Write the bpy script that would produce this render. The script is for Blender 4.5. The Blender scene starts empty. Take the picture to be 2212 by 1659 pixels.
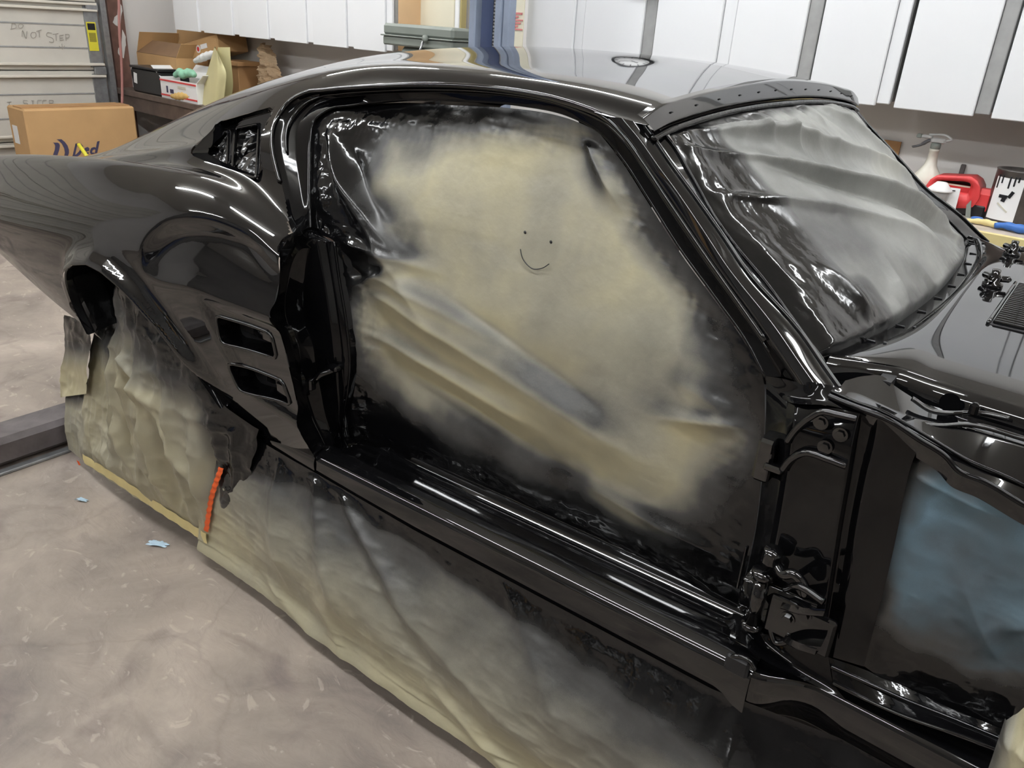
import bpy, math, random
import numpy as np
from mathutils import Matrix, Vector

random.seed(7); np.random.seed(7)
scene = bpy.context.scene
COL = scene.collection
R = math.radians

# ------------------------------------------------------------------ camera
# world axes: X = towards the front of the car, Y = towards the cabinets, Z = up, floor at z = 0
CAM = np.array([0.0, -1.06, 1.48])
F_PX, PX, PY = 1720.0, 1106.0, 829.5
YAW, PITCH, ROLL = R(35.8936), R(24.3290), R(3.8737)
SKEW = R(3.5)                        # the room is turned this much against the car


def cam_axes(yaw, pitch, roll):
    c, s = math.cos, math.sin
    f = np.array([-s(yaw)*c(pitch), c(yaw)*c(pitch), -s(pitch)])
    r = np.array([c(yaw), s(yaw), 0.0])
    u = np.cross(r, f)
    return c(roll)*r+s(roll)*u, -s(roll)*r+c(roll)*u, f


AX = cam_axes(YAW, PITCH, ROLL)
cam_data = bpy.data.cameras.new('camera')
cam = bpy.data.objects.new('camera', cam_data)
COL.objects.link(cam)
cam_data.sensor_fit = 'HORIZONTAL'
cam_data.sensor_width = 36.0
cam_data.lens = F_PX/2212.0*36.0
cam_data.clip_start = 0.02
mw = Matrix.Identity(4)
for i in range(3):
    mw[i][0], mw[i][1], mw[i][2], mw[i][3] = AX[0][i], AX[1][i], -AX[2][i], CAM[i]
cam.matrix_world = mw
scene.camera = cam

# ------------------------------------------------------------------ world, exposure
world = bpy.data.worlds.new('world')
scene.world = world
world.use_nodes = True
world.node_tree.nodes['Background'].inputs[0].default_value = (0.8, 0.85, 0.9, 1)
world.node_tree.nodes['Background'].inputs[1].default_value = 0.3
vs = scene.view_settings
vs.view_transform = 'Standard'
vs.look = 'None'
vs.gamma = 1.0
vs.use_curve_mapping = False
vs.exposure = 0.0
TUBE_POWER = 60.0

# ------------------------------------------------------------------ helpers: points


def ray(u, v):
    a, b = (u-PX)/F_PX, (v-PY)/F_PX
    return a*AX[0]-b*AX[1]+AX[2]


def onY(u, v, Y):
    d = ray(u, v)
    return CAM+d*((Y-CAM[1])/d[1])


def onZ(u, v, Z):
    d = ray(u, v)
    return CAM+d*((Z-CAM[2])/d[2])


def onX(u, v, X):
    d = ray(u, v)
    return CAM+d*((X-CAM[0])/d[0])


def C3(*pts):
    """traced curve: (u, v, Y) triples to points"""
    return [onY(*p) for p in pts]


cs, sn = math.cos(-SKEW), math.sin(-SKEW)


def W(x, y, z):
    """room coordinates (x along the cabinets, y from the camera to them) to world"""
    return np.array([cs*x-sn*y+CAM[0], sn*x+cs*y+CAM[1], z])


def room_ray(u, v):
    d = ray(u, v)
    return np.array([cs*d[0]+sn*d[1], -sn*d[0]+cs*d[1], d[2]])


def wy(u, v, y):
    d = room_ray(u, v)
    k = y/d[1]
    return np.array([d[0]*k, y, CAM[2]+d[2]*k])


def wx(u, v, x):
    d = room_ray(u, v)
    k = x/d[0]
    return np.array([x, d[1]*k, CAM[2]+d[2]*k])


def wz(u, v, z):
    d = room_ray(u, v)
    k = (z-CAM[2])/d[2]
    return np.array([d[0]*k, d[1]*k, z])


# ------------------------------------------------------------------ helpers: splines and noise


def nspline(t, P, tq):
    """natural cubic spline, P (n, ...)"""
    t = np.asarray(t, float)
    P = np.asarray(P, float)
    n = len(t)
    h = np.diff(t)
    A = np.zeros((n, n))
    shp = P.shape
    Q = P.reshape(n, -1)
    B = np.zeros_like(Q)
    A[0, 0] = A[-1, -1] = 1
    for i in range(1, n-1):
        A[i, i-1], A[i, i], A[i, i+1] = h[i-1], 2*(h[i-1]+h[i]), h[i]
        B[i] = 6*((Q[i+1]-Q[i])/h[i]-(Q[i]-Q[i-1])/h[i-1])
    M = np.linalg.solve(A, B)
    tq = np.asarray(tq, float)
    k = np.clip(np.searchsorted(t, tq)-1, 0, n-2)
    hk = h[k][:, None]
    a = (t[k+1]-tq)[:, None]
    b = (tq-t[k])[:, None]
    out = M[k]*a**3/(6*hk)+M[k+1]*b**3/(6*hk)+(Q[k]/hk-M[k]*hk/6)*a+(Q[k+1]/hk-M[k+1]*hk/6)*b
    return out.reshape((len(tq),)+shp[1:])


def hermite(t, P, tq):
    t = np.asarray(t, float)
    P = np.asarray(P, float)
    n = len(t)
    h = np.diff(t)
    d = (P[1:]-P[:-1])/h[:, None]
    m = np.empty_like(P)
    m[0], m[-1] = d[0], d[-1]
    for i in range(1, n-1):
        m[i] = (d[i-1]*h[i]+d[i]*h[i-1])/(h[i]+h[i-1])
    k = np.clip(np.searchsorted(t, tq)-1, 0, n-2)
    hk = h[k]
    s = ((tq-t[k])/hk)[:, None]
    hk = hk[:, None]
    return ((2*s**3-3*s**2+1)*P[k]+(s**3-2*s**2+s)*hk*m[k]+(-2*s**3+3*s**2)*P[k+1]+(s**3-s**2)*hk*m[k+1])


def curve(pts, n, smooth=True):
    """resample a traced curve evenly"""
    P = np.asarray(pts, float)
    t = np.concatenate([[0], np.cumsum(np.maximum(1e-6, np.linalg.norm(np.diff(P, axis=0), axis=1)))])
    fine = np.linspace(0, t[-1], max(400, n*4))
    Q = hermite(t, P, fine) if (smooth and len(P) > 2) else np.stack([np.interp(fine, t, P[:, k]) for k in range(P.shape[1])], 1)
    s = np.concatenate([[0], np.cumsum(np.linalg.norm(np.diff(Q, axis=0), axis=1))])
    return np.stack([np.interp(np.linspace(0, s[-1], n), s, Q[:, k]) for k in range(P.shape[1])], 1)


def _hash(ix, iy, seed):
    n = (ix.astype(np.int64)*374761393+iy.astype(np.int64)*668265263+seed*974711) & 0x7fffffff
    n = ((n ^ (n >> 13))*1274126177) & 0x7fffffff
    return ((n ^ (n >> 16)) & 0xffff)/65535.0


def noise2(x, y, seed=0):
    x = np.asarray(x, float)
    y = np.asarray(y, float)
    x0, y0 = np.floor(x), np.floor(y)
    fx, fy = x-x0, y-y0
    fx, fy = fx*fx*fx*(fx*(fx*6-15)+10), fy*fy*fy*(fy*(fy*6-15)+10)
    a, b = _hash(x0, y0, seed), _hash(x0+1, y0, seed)
    c, d = _hash(x0, y0+1, seed), _hash(x0+1, y0+1, seed)
    return (a*(1-fx)+b*fx)*(1-fy)+(c*(1-fx)+d*fx)*fy-0.5


def fbm(x, y, oct=4, seed=0):
    o, a = 0, 1.0
    for i in range(oct):
        o = o+a*noise2(x*2**i, y*2**i, seed+i)
        a *= 0.5
    return o


def crumple(x, y, seed=0, oct=3):
    o, a = 0, 1.0
    for i in range(oct):
        o = o+a*(0.5-2*np.abs(noise2(x*1.9**i+3.1*i, y*1.9**i, seed+i)))
        a *= 0.5
    return o


def sstep(a, b, x):
    t = np.clip((x-a)/(b-a), 0, 1)
    return t*t*(3-2*t)


def poly_sd(px, py, poly):
    """signed distance to a polygon, negative inside"""
    poly = np.asarray(poly, float)
    d = np.full(np.shape(px), 1e9)
    ins = np.zeros(np.shape(px), bool)
    nx = np.array(px, float)
    ny = np.array(py, float)
    n = len(poly)
    for i in range(n):
        a, b = poly[i], poly[(i+1) % n]
        e = b-a
        L = e@e+1e-12
        t = np.clip(((px-a[0])*e[0]+(py-a[1])*e[1])/L, 0, 1)
        qx, qy = a[0]+t*e[0], a[1]+t*e[1]
        dd = np.hypot(px-qx, py-qy)
        m = dd < d
        d = np.where(m, dd, d)
        nx = np.where(m, qx, nx)
        ny = np.where(m, qy, ny)
        c = ((a[1] > py) != (b[1] > py))
        with np.errstate(divide='ignore', invalid='ignore'):
            xx = (b[0]-a[0])*(py-a[1])/(b[1]-a[1]+1e-15)+a[0]
        ins ^= c & (px < xx)
    return np.where(ins, -d, d), nx, ny


# ------------------------------------------------------------------ helpers: meshes


def link(name, me, mat, parent=None, smooth=True, kind=None, label=None):
    if mat is not None:
        me.materials.append(mat)
    if smooth:
        me.polygons.foreach_set('use_smooth', [True]*len(me.polygons))
    o = bpy.data.objects.new(name, me)
    COL.objects.link(o)
    if parent is not None:
        o.parent = parent
    if kind:
        o['kind'] = kind
    if label:
        o['label'] = label
    return o


def tag(o, label, cat, group=None):
    o['label'] = label
    o['category'] = cat
    if group:
        o['group'] = group
    return o


def thing(name, label, cat, loc=(0, 0, 0), rz=0.0, group=None):
    o = bpy.data.objects.new(name, None)
    COL.objects.link(o)
    o.empty_display_size = 0.05
    o.location = loc
    o.rotation_euler = (0, 0, rz)
    return tag(o, label, cat, group)


class MB:
    def __init__(s):
        s.v, s.f = [], []

    def add(s, v, f):
        b = len(s.v)
        s.v += [tuple(map(float, p)) for p in v]
        s.f += [tuple(i+b for i in q) for q in f]
        return s

    def box(s, c, size, rot=None, bev=0.0):
        x, y, z = [k/2 for k in size]
        if bev <= 0:
            v = [(i*x, j*y, k*z) for i in (-1, 1) for j in (-1, 1) for k in (-1, 1)]
            f = [(0, 1, 3, 2), (4, 6, 7, 5), (0, 4, 5, 1), (2, 3, 7, 6), (0, 2, 6, 4), (1, 5, 7, 3)]
        else:
            b = min(bev, x*.9, y*.9, z*.9)
            v, idx = [], {}
            for i in (-1, 1):
                for j in (-1, 1):
                    for k in (-1, 1):
                        idx[i, j, k] = len(v)
                        v += [(i*x, j*(y-b), k*(z-b)), (i*(x-b), j*y, k*(z-b)), (i*(x-b), j*(y-b), k*z)]
            g = lambda i, j, k, a: idx[i, j, k]+a
            f = []
            for a in range(3):
                for sg in (-1, 1):
                    q = []
                    for (m, n) in ((-1, -1), (1, -1), (1, 1), (-1, 1)):
                        t = [0, 0, 0]
                        t[a] = sg
                        t[(a+1) % 3] = m
                        t[(a+2) % 3] = n
                        q.append(g(*t, a))
                    f.append(tuple(q) if sg > 0 else tuple(q[::-1]))
            for a in range(3):
                b1, c1 = (a+1) % 3, (a+2) % 3
                for m in (-1, 1):
                    for n in (-1, 1):
                        t0 = [0, 0, 0]
                        t1 = [0, 0, 0]
                        t0[a], t1[a] = -1, 1
                        t0[b1] = t1[b1] = m
                        t0[c1] = t1[c1] = n
                        f.append((g(*t0, b1), g(*t1, b1), g(*t1, c1), g(*t0, c1)))
            for i in (-1, 1):
                for j in (-1, 1):
                    for k in (-1, 1):
                        f.append((g(i, j, k, 0), g(i, j, k, 1), g(i, j, k, 2)))
        M = rot if rot is not None else np.eye(3)
        v = [np.array(c)+M@np.array(p) for p in v]
        return s.add(v, f)

    def tube(s, pts, r, n=8, closed=False, caps=True):
        P = np.asarray(pts, float)
        m = len(P)
        rr = np.broadcast_to(np.asarray(r, float), (m,))
        T = np.gradient(P, axis=0)
        if closed:
            T = np.roll(P, -1, 0)-np.roll(P, 1, 0)
        T /= np.linalg.norm(T, axis=1)[:, None]+1e-12
        up = np.array([0, 0, 1.0]) if abs(T[0][2]) < 0.9 else np.array([1.0, 0, 0])
        N = np.cross(T[0], up)
        N /= np.linalg.norm(N)
        v = []
        for i in range(m):
            N = N-T[i]*(N@T[i])
            N /= np.linalg.norm(N)+1e-12
            B = np.cross(T[i], N)
            for k in range(n):
                a = 2*math.pi*k/n
                v.append(P[i]+rr[i]*(math.cos(a)*N+math.sin(a)*B))
        f = []
        for i in range(m if closed else m-1):
            j = (i+1) % m
            for k in range(n):
                l = (k+1) % n
                f.append((i*n+k, i*n+l, j*n+l, j*n+k))
        if caps and not closed:
            f.append(tuple(range(n))[::-1])
            f.append(tuple((m-1)*n+k for k in range(n)))
        return s.add(v, f)

    def cyl(s, a, b, r, r2=None, n=16):
        return s.tube([a, b], [r, r if r2 is None else r2], n)

    def lathe(s, prof, n=24, c=(0, 0, 0), rot=None):
        v, f = [], []
        for (r, z) in prof:
            for k in range(n):
                a = 2*math.pi*k/n
                v.append((r*math.cos(a), r*math.sin(a), z))
        for i in range(len(prof)-1):
            for k in range(n):
                l = (k+1) % n
                f.append((i*n+k, i*n+l, (i+1)*n+l, (i+1)*n+k))
        f.append(tuple(range(n))[::-1])
        f.append(tuple((len(prof)-1)*n+k for k in range(n)))
        M = rot if rot is not None else np.eye(3)
        return s.add([np.array(c)+M@np.array(p) for p in v], f)

    def prism(s, poly, depth, frame):
        """poly in (a, b); frame = (origin, A, B, N): extruded along N"""
        o, A, B, N = [np.asarray(k, float) for k in frame]
        n = len(poly)
        v = [o+A*p[0]+B*p[1] for p in poly]+[o+A*p[0]+B*p[1]+N*depth for p in poly]
        f = [tuple(range(n))[::-1], tuple(range(n, 2*n))]+[(i, (i+1) % n, n+(i+1) % n, n+i) for i in range(n)]
        return s.add(v, f)

    def grid(s, G, closed_u=False):
        G = np.asarray(G, float)
        m, n = G.shape[:2]
        v = G.reshape(-1, 3)
        f = [(i*n+j, i*n+j+1, ((i+1) % m)*n+j+1, ((i+1) % m)*n+j) for i in range(m if closed_u else m-1) for j in range(n-1)]
        return s.add(v, f)

    def build(s, name, mat, parent=None, smooth=False, kind=None, label=None, off=None):
        me = bpy.data.meshes.new(name)
        v = s.v if off is None else [(p[0]-off[0], p[1]-off[1], p[2]-off[2]) for p in s.v]
        me.from_pydata(v, [], s.f)
        me.update()
        return link(name, me, mat, parent, smooth, kind, label)


def fillet(G, r):
    """G (rows, n, 3): soften the corners between rows (rows run across)"""
    out = [G[0]]
    for i in range(1, len(G)-1):
        a, b, c = G[i-1], G[i], G[i+1]
        la = np.linalg.norm(a-b, axis=1)[:, None]+1e-9
        lc = np.linalg.norm(c-b, axis=1)[:, None]+1e-9
        p = b+(a-b)/la*np.minimum(r, .42*la)
        q = b+(c-b)/lc*np.minimum(r, .42*lc)
        for t in (0, .2, .4, .6, .8, 1):
            out.append((1-t)**2*p+2*t*(1-t)*b+t*t*q)
    out.append(G[-1])
    return np.array(out)


def loft(curves, n=60, across=None, fil=0.004):
    """rows of traced curves joined to a surface; across=None: flat faces with softened corners,
    across=m: smooth through the rows with m samples"""
    G = np.array([curve(c, n) if len(c) != n else np.asarray(c) for c in curves])
    if across is None:
        return fillet(G, fil)
    t = np.linspace(0, 1, len(G))
    tq = np.linspace(0, 1, across)
    return hermite(t, G.reshape(len(G), -1), tq).reshape(across, n, 3)


def coons(top, bottom, left, right, nu, nv):
    """four edge curves; left/right run top to bottom"""
    T, B = curve(top, nu), curve(bottom, nu)
    L, Rr = curve(left, nv), curve(right, nv)
    u = np.linspace(0, 1, nu)[None, :, None]
    v = np.linspace(0, 1, nv)[:, None, None]
    c00, c10, c01, c11 = (T[0]+L[0])/2, (T[-1]+Rr[0])/2, (B[0]+L[-1])/2, (B[-1]+Rr[-1])/2
    return ((1-v)*T[None]+v*B[None]+(1-u)*L[:, None]+u*Rr[:, None]
            - ((1-u)*(1-v)*c00+u*(1-v)*c10+(1-u)*v*c01+u*v*c11))


def grid_normals(G):
    du = np.gradient(G, axis=1)
    dv = np.gradient(G, axis=0)
    N = np.cross(du, dv)
    return N/(np.linalg.norm(N, axis=2)[..., None]+1e-12)


def set_attr(me, name, vals):
    a = me.attributes.new(name, 'FLOAT', 'POINT')
    a.data.foreach_set('value', np.asarray(vals, np.float32).ravel())


# ------------------------------------------------------------------ materials


def srgb(r, g, b):
    f = lambda c: (c/255/12.92) if c/255 <= 0.04045 else ((c/255+0.055)/1.055)**2.4
    return (f(r), f(g), f(b), 1.0)


def new_mat(name):
    m = bpy.data.materials.new(name)
    m.use_nodes = True
    nt = m.node_tree
    return m, nt, nt.nodes['Principled BSDF']


def N(nt, typ, **kw):
    n = nt.nodes.new(typ)
    for k, v in kw.items():
        setattr(n, k, v)
    return n


def simple(name, rgb, rough=0.5, metal=0.0, var=0.06, scale=6.0, bump=0.0, bscale=80.0, spec=0.5):
    """plain material with a little procedural variation"""
    m, nt, b = new_mat(name)
    c = srgb(*rgb)
    b.inputs['Roughness'].default_value = rough
    b.inputs['Metallic'].default_value = metal
    b.inputs['Specular IOR Level'].default_value = spec
    tc = N(nt, 'ShaderNodeTexCoord')
    nz = N(nt, 'ShaderNodeTexNoise')
    nz.inputs['Scale'].default_value = scale
    nz.inputs['Detail'].default_value = 5
    nt.links.new(tc.outputs['Object'], nz.inputs['Vector'])
    rp = N(nt, 'ShaderNodeValToRGB')
    rp.color_ramp.elements[0].position = .3
    rp.color_ramp.elements[1].position = .7
    rp.color_ramp.elements[0].color = tuple(k*(1-var) for k in c[:3])+(1,)
    rp.color_ramp.elements[1].color = tuple(min(1, k*(1+var)) for k in c[:3])+(1,)
    nt.links.new(nz.outputs['Fac'], rp.inputs['Fac'])
    nt.links.new(rp.outputs['Color'], b.inputs['Base Color'])
    if bump > 0:
        n2 = N(nt, 'ShaderNodeTexNoise')
        n2.inputs['Scale'].default_value = bscale
        n2.inputs['Detail'].default_value = 4
        nt.links.new(tc.outputs['Object'], n2.inputs['Vector'])
        bp = N(nt, 'ShaderNodeBump')
        bp.inputs['Strength'].default_value = bump
        bp.inputs['Distance'].default_value = 0.01
        nt.links.new(n2.outputs['Fac'], bp.inputs['Height'])
        nt.links.new(bp.outputs['Normal'], b.inputs['Normal'])
    return m


def paint_mat():
    m, nt, b = new_mat('wet black paint')
    b.inputs['Base Color'].default_value = (0.0035, 0.0035, 0.004, 1)
    b.inputs['Roughness'].default_value = 0.035
    b.inputs['IOR'].default_value = 1.68
    tc = N(nt, 'ShaderNodeTexCoord')
    nz = N(nt, 'ShaderNodeTexNoise')
    nz.inputs['Scale'].default_value = 9.0
    nz.inputs['Detail'].default_value = 1.0
    nt.links.new(tc.outputs['Object'], nz.inputs['Vector'])
    bp = N(nt, 'ShaderNodeBump')
    bp.inputs['Strength'].default_value = 0.05
    bp.inputs['Distance'].default_value = 0.004
    nt.links.new(nz.outputs['Fac'], bp.inputs['Height'])
    nt.links.new(bp.outputs['Normal'], b.inputs['Normal'])
    return m


def jamb_paint_mat():
    """thin coat inside the door jambs"""
    m, nt, b = new_mat('black jamb paint')
    b.inputs['Base Color'].default_value = (0.003, 0.003, 0.0035, 1)
    b.inputs['Roughness'].default_value = 0.05
    b.inputs['IOR'].default_value = 1.38
    tc = N(nt, 'ShaderNodeTexCoord')
    nz = N(nt, 'ShaderNodeTexNoise')
    nz.inputs['Scale'].default_value = 22.0
    nt.links.new(tc.outputs['Object'], nz.inputs['Vector'])
    bp = N(nt, 'ShaderNodeBump')
    bp.inputs['Strength'].default_value = 0.10
    bp.inputs['Distance'].default_value = 0.004
    nt.links.new(nz.outputs['Fac'], bp.inputs['Height'])
    nt.links.new(bp.outputs['Normal'], b.inputs['Normal'])
    return m


def rough_paint_mat():
    """black paint over seam sealer, tape edges and raw jamb metal: glossy but lumpy"""
    m, nt, b = new_mat('lumpy black paint')
    b.inputs['Base Color'].default_value = (0.0035, 0.0035, 0.004, 1)
    b.inputs['Roughness'].default_value = 0.07
    b.inputs['IOR'].default_value = 1.42
    tc = N(nt, 'ShaderNodeTexCoord')
    nz = N(nt, 'ShaderNodeTexNoise')
    nz.inputs['Scale'].default_value = 38.0
    nz.inputs['Detail'].default_value = 3.0
    nt.links.new(tc.outputs['Object'], nz.inputs['Vector'])
    bp = N(nt, 'ShaderNodeBump')
    bp.inputs['Strength'].default_value = 0.22
    bp.inputs['Distance'].default_value = 0.006
    nt.links.new(nz.outputs['Fac'], bp.inputs['Height'])
    nt.links.new(bp.outputs['Normal'], b.inputs['Normal'])
    return m


def paper_mat(name, clean, mist, bumpk=0.5):
    """masking paper: the attribute 'spray' is how much black paint has landed on it"""
    m, nt, b = new_mat(name)
    at = N(nt, 'ShaderNodeAttribute', attribute_name='spray')
    tc = N(nt, 'ShaderNodeTexCoord')
    nz = N(nt, 'ShaderNodeTexNoise')
    nz.inputs['Scale'].default_value = 7.0
    nz.inputs['Detail'].default_value = 8
    nz.inputs['Roughness'].default_value = 0.6
    nt.links.new(tc.outputs['Object'], nz.inputs['Vector'])
    fine = N(nt, 'ShaderNodeTexNoise')
    fine.inputs['Scale'].default_value = 900.0
    fine.inputs['Detail'].default_value = 2
    nt.links.new(tc.outputs['Object'], fine.inputs['Vector'])
    a1 = N(nt, 'ShaderNodeMath', operation='MULTIPLY_ADD')
    a1.inputs[1].default_value = 0.26
    nt.links.new(nz.outputs['Fac'], a1.inputs[0])
    nt.links.new(at.outputs['Fac'], a1.inputs[2])
    a2 = N(nt, 'ShaderNodeMath', operation='MULTIPLY_ADD')
    a2.inputs[1].default_value = 0.10
    nt.links.new(fine.outputs['Fac'], a2.inputs[0])
    nt.links.new(a1.outputs[0], a2.inputs[2])
    sub = N(nt, 'ShaderNodeMath', operation='SUBTRACT')
    sub.inputs[1].default_value = 0.18
    nt.links.new(a2.outputs[0], sub.inputs[0])
    rp = N(nt, 'ShaderNodeValToRGB')
    cr = rp.color_ramp
    cr.elements[0].position, cr.elements[0].color = 0.0, srgb(*clean)
    cr.elements[1].position, cr.elements[1].color = 0.93, (0.004, 0.004, 0.0045, 1)
    for p, c in ((0.30, mist), (0.62, (70, 70, 69)), (0.82, (26, 26, 26))):
        e = cr.elements.new(p)
        e.color = srgb(*c)
    nt.links.new(sub.outputs[0], rp.inputs['Fac'])
    nt.links.new(rp.outputs['Color'], b.inputs['Base Color'])
    rr = N(nt, 'ShaderNodeMapRange')
    rr.inputs['From Min'].default_value = 0.55
    rr.inputs['From Max'].default_value = 1.0
    rr.inputs['To Min'].default_value = 0.46
    rr.inputs['To Max'].default_value = 0.10
    nt.links.new(sub.outputs[0], rr.inputs['Value'])
    nt.links.new(rr.outputs['Result'], b.inputs['Roughness'])
    bp = N(nt, 'ShaderNodeBump')
    bp.inputs['Strength'].default_value = bumpk
    bp.inputs['Distance'].default_value = 0.004
    n3 = N(nt, 'ShaderNodeTexNoise')
    n3.inputs['Scale'].default_value = 24.0
    n3.inputs['Detail'].default_value = 3
    nt.links.new(tc.outputs['Object'], n3.inputs['Vector'])
    nt.links.new(n3.outputs['Fac'], bp.inputs['Height'])
    nt.links.new(bp.outputs['Normal'], b.inputs['Normal'])
    return m


def floor_mat():
    m, nt, b = new_mat('stained concrete')
    tc = N(nt, 'ShaderNodeTexCoord')
    n1 = N(nt, 'ShaderNodeTexNoise')
    n1.inputs['Scale'].default_value = 1.6
    n1.inputs['Detail'].default_value = 9
    n1.inputs['Roughness'].default_value = 0.62
    n1.inputs['Distortion'].default_value = 0.6
    nt.links.new(tc.outputs['Object'], n1.inputs['Vector'])
    r1 = N(nt, 'ShaderNodeValToRGB')
    for p, c in ((.32, (112, 103, 97)), (.45, (142, 131, 122)), (.57, (160, 148, 137)), (.70, (178, 166, 154))):
        e = r1.color_ramp.elements.new(p)
        e.color = srgb(*c)
    r1.color_ramp.elements.remove(r1.color_ramp.elements[0])
    r1.color_ramp.elements.remove(r1.color_ramp.elements[-1])
    nt.links.new(n1.outputs['Fac'], r1.inputs['Fac'])
    # dark stains
    n2 = N(nt, 'ShaderNodeTexNoise')
    n2.inputs['Scale'].default_value = 3.3
    n2.inputs['Detail'].default_value = 8
    n2.inputs['Distortion'].default_value = 1.4
    nt.links.new(tc.outputs['Object'], n2.inputs['Vector'])
    r2 = N(nt, 'ShaderNodeValToRGB')
    r2.color_ramp.elements[0].position, r2.color_ramp.elements[1].position = .56, .74
    nt.links.new(n2.outputs['Fac'], r2.inputs['Fac'])
    mx = N(nt, 'ShaderNodeMix', data_type='RGBA')
    mx.inputs[7].default_value = srgb(98, 86, 84)
    k = N(nt, 'ShaderNodeMath', operation='MULTIPLY')
    k.inputs[1].default_value = 0.75
    nt.links.new(r2.outputs['Color'], k.inputs[0])
    nt.links.new(k.outputs[0], mx.inputs[0])
    nt.links.new(r1.outputs['Color'], mx.inputs[6])
    # pale worn flakes
    mp = N(nt, 'ShaderNodeMapping')
    mp.inputs['Scale'].default_value = (1, 1.6, 1)
    mp.inputs['Rotation'].default_value = (0, 0, 0.6)
    nt.links.new(tc.outputs['Object'], mp.inputs['Vector'])
    n3 = N(nt, 'ShaderNodeTexNoise')
    n3.inputs['Scale'].default_value = 9.0
    n3.inputs['Detail'].default_value = 7
    n3.inputs['Distortion'].default_value = 2.2
    nt.links.new(mp.outputs['Vector'], n3.inputs['Vector'])
    r3 = N(nt, 'ShaderNodeValToRGB')
    r3.color_ramp.elements[0].position, r3.color_ramp.elements[1].position = .62, .68
    nt.links.new(n3.outputs['Fac'], r3.inputs['Fac'])
    m2 = N(nt, 'ShaderNodeMix', data_type='RGBA')
    m2.inputs[7].default_value = srgb(200, 186, 172)
    k2 = N(nt, 'ShaderNodeMath', operation='MULTIPLY')
    k2.inputs[1].default_value = 0.35
    nt.links.new(r3.outputs['Color'], k2.inputs[0])
    nt.links.new(k2.outputs[0], m2.inputs[0])
    nt.links.new(mx.outputs[2], m2.inputs[6])
    # thin cracks
    vo = N(nt, 'ShaderNodeTexVoronoi', feature='DISTANCE_TO_EDGE')
    vo.inputs['Scale'].default_value = 0.9
    dst = N(nt, 'ShaderNodeTexNoise')
    dst.inputs['Scale'].default_value = 3.0
    dst.inputs['Detail'].default_value = 5
    nt.links.new(tc.outputs['Object'], dst.inputs['Vector'])
    va = N(nt, 'ShaderNodeMix', data_type='RGBA')
    va.inputs[0].default_value = 0.22
    nt.links.new(tc.outputs['Object'], va.inputs[6])
    nt.links.new(dst.outputs['Color'], va.inputs[7])
    nt.links.new(va.outputs[2], vo.inputs['Vector'])
    r4 = N(nt, 'ShaderNodeValToRGB')
    r4.color_ramp.elements[0].position, r4.color_ramp.elements[1].position = .0, .006
    r4.color_ramp.elements[0].color = (1, 1, 1, 1)
    r4.color_ramp.elements[1].color = (0, 0, 0, 1)
    nt.links.new(vo.outputs['Distance'], r4.inputs['Fac'])
    m3 = N(nt, 'ShaderNodeMix', data_type='RGBA')
    m3.inputs[7].default_value = srgb(84, 72, 66)
    k3 = N(nt, 'ShaderNodeMath', operation='MULTIPLY')
    k3.inputs[1].default_value = 0.16
    nt.links.new(r4.outputs['Color'], k3.inputs[0])
    nt.links.new(k3.outputs[0], m3.inputs[0])
    nt.links.new(m2.outputs[2], m3.inputs[6])
    nt.links.new(m3.outputs[2], b.inputs['Base Color'])
    b.inputs['Roughness'].default_value = 0.55
    bp = N(nt, 'ShaderNodeBump')
    bp.inputs['Strength'].default_value = 0.25
    bp.inputs['Distance'].default_value = 0.01
    nt.links.new(n3.outputs['Fac'], bp.inputs['Height'])
    nt.links.new(bp.outputs['Normal'], b.inputs['Normal'])
    return m


def emit_mat(name, rgb, strength):
    m = bpy.data.materials.new(name)
    m.use_nodes = True
    nt = m.node_tree
    nt.nodes.clear()
    o = nt.nodes.new('ShaderNodeOutputMaterial')
    e = nt.nodes.new('ShaderNodeEmission')
    e.inputs[0].default_value = srgb(*rgb)
    e.inputs[1].default_value = strength
    nt.links.new(e.outputs[0], o.inputs[0])
    return m


M = {}
M['paint'] = paint_mat()
M['lumpy'] = rough_paint_mat()
M['jamb'] = jamb_paint_mat()
M['paper'] = paper_mat('masking paper with overspray', (186, 178, 144), (146, 142, 126))
M['paper_grey'] = paper_mat('masking paper under heavy mist', (188, 187, 172), (150, 151, 147))
M['paper_blue'] = paper_mat('blue masking film with overspray', (124, 160, 184), (88, 110, 122))
M['floor'] = floor_mat()
M['wall'] = simple('white painted wall', (222, 219, 216), .6, var=.03, scale=2.5, bump=.05, bscale=60)
M['hole'] = simple('black void', (4, 4, 5), .95, spec=0.05)
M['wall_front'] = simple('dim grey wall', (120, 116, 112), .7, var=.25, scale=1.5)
M['ceiling'] = simple('ceiling board', (226, 222, 214), .8, var=.04, scale=1.2)
M['cabinet'] = simple('white cabinet laminate', (228, 229, 231), .35, var=.015, scale=3)
M['cabinet_side'] = simple('grey cabinet edge', (150, 150, 149), .5, var=.1, scale=20)
M['dark'] = simple('dark grey void', (22, 22, 24), .6)
M['door'] = simple('garage door panel', (206, 202, 193), .5, var=.05, scale=4, bump=.05, bscale=20)
M['door_rail'] = simple('cream door strut', (222, 217, 205), .4, var=.05)
M['galv'] = simple('galvanised steel', (158, 160, 162), .4, .7, var=.15, scale=30)
M['card'] = simple('brown cardboard', (190, 152, 105), .75, var=.06, scale=5, bump=.04, bscale=50)
M['card_dk'] = simple('darker cardboard', (166, 126, 84), .78, var=.08, scale=6)
M['card_in'] = simple('cardboard inside', (126, 98, 72), .8, var=.08, scale=6)
M['white'] = simple('white paper', (232, 232, 232), .6, var=.02)
M['black'] = simple('black plastic', (26, 27, 30), .35, var=.1)
M['wood_dk'] = simple('dark stained bench wood', (92, 78, 70), .6, var=.25, scale=12, bump=.1, bscale=30)
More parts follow.
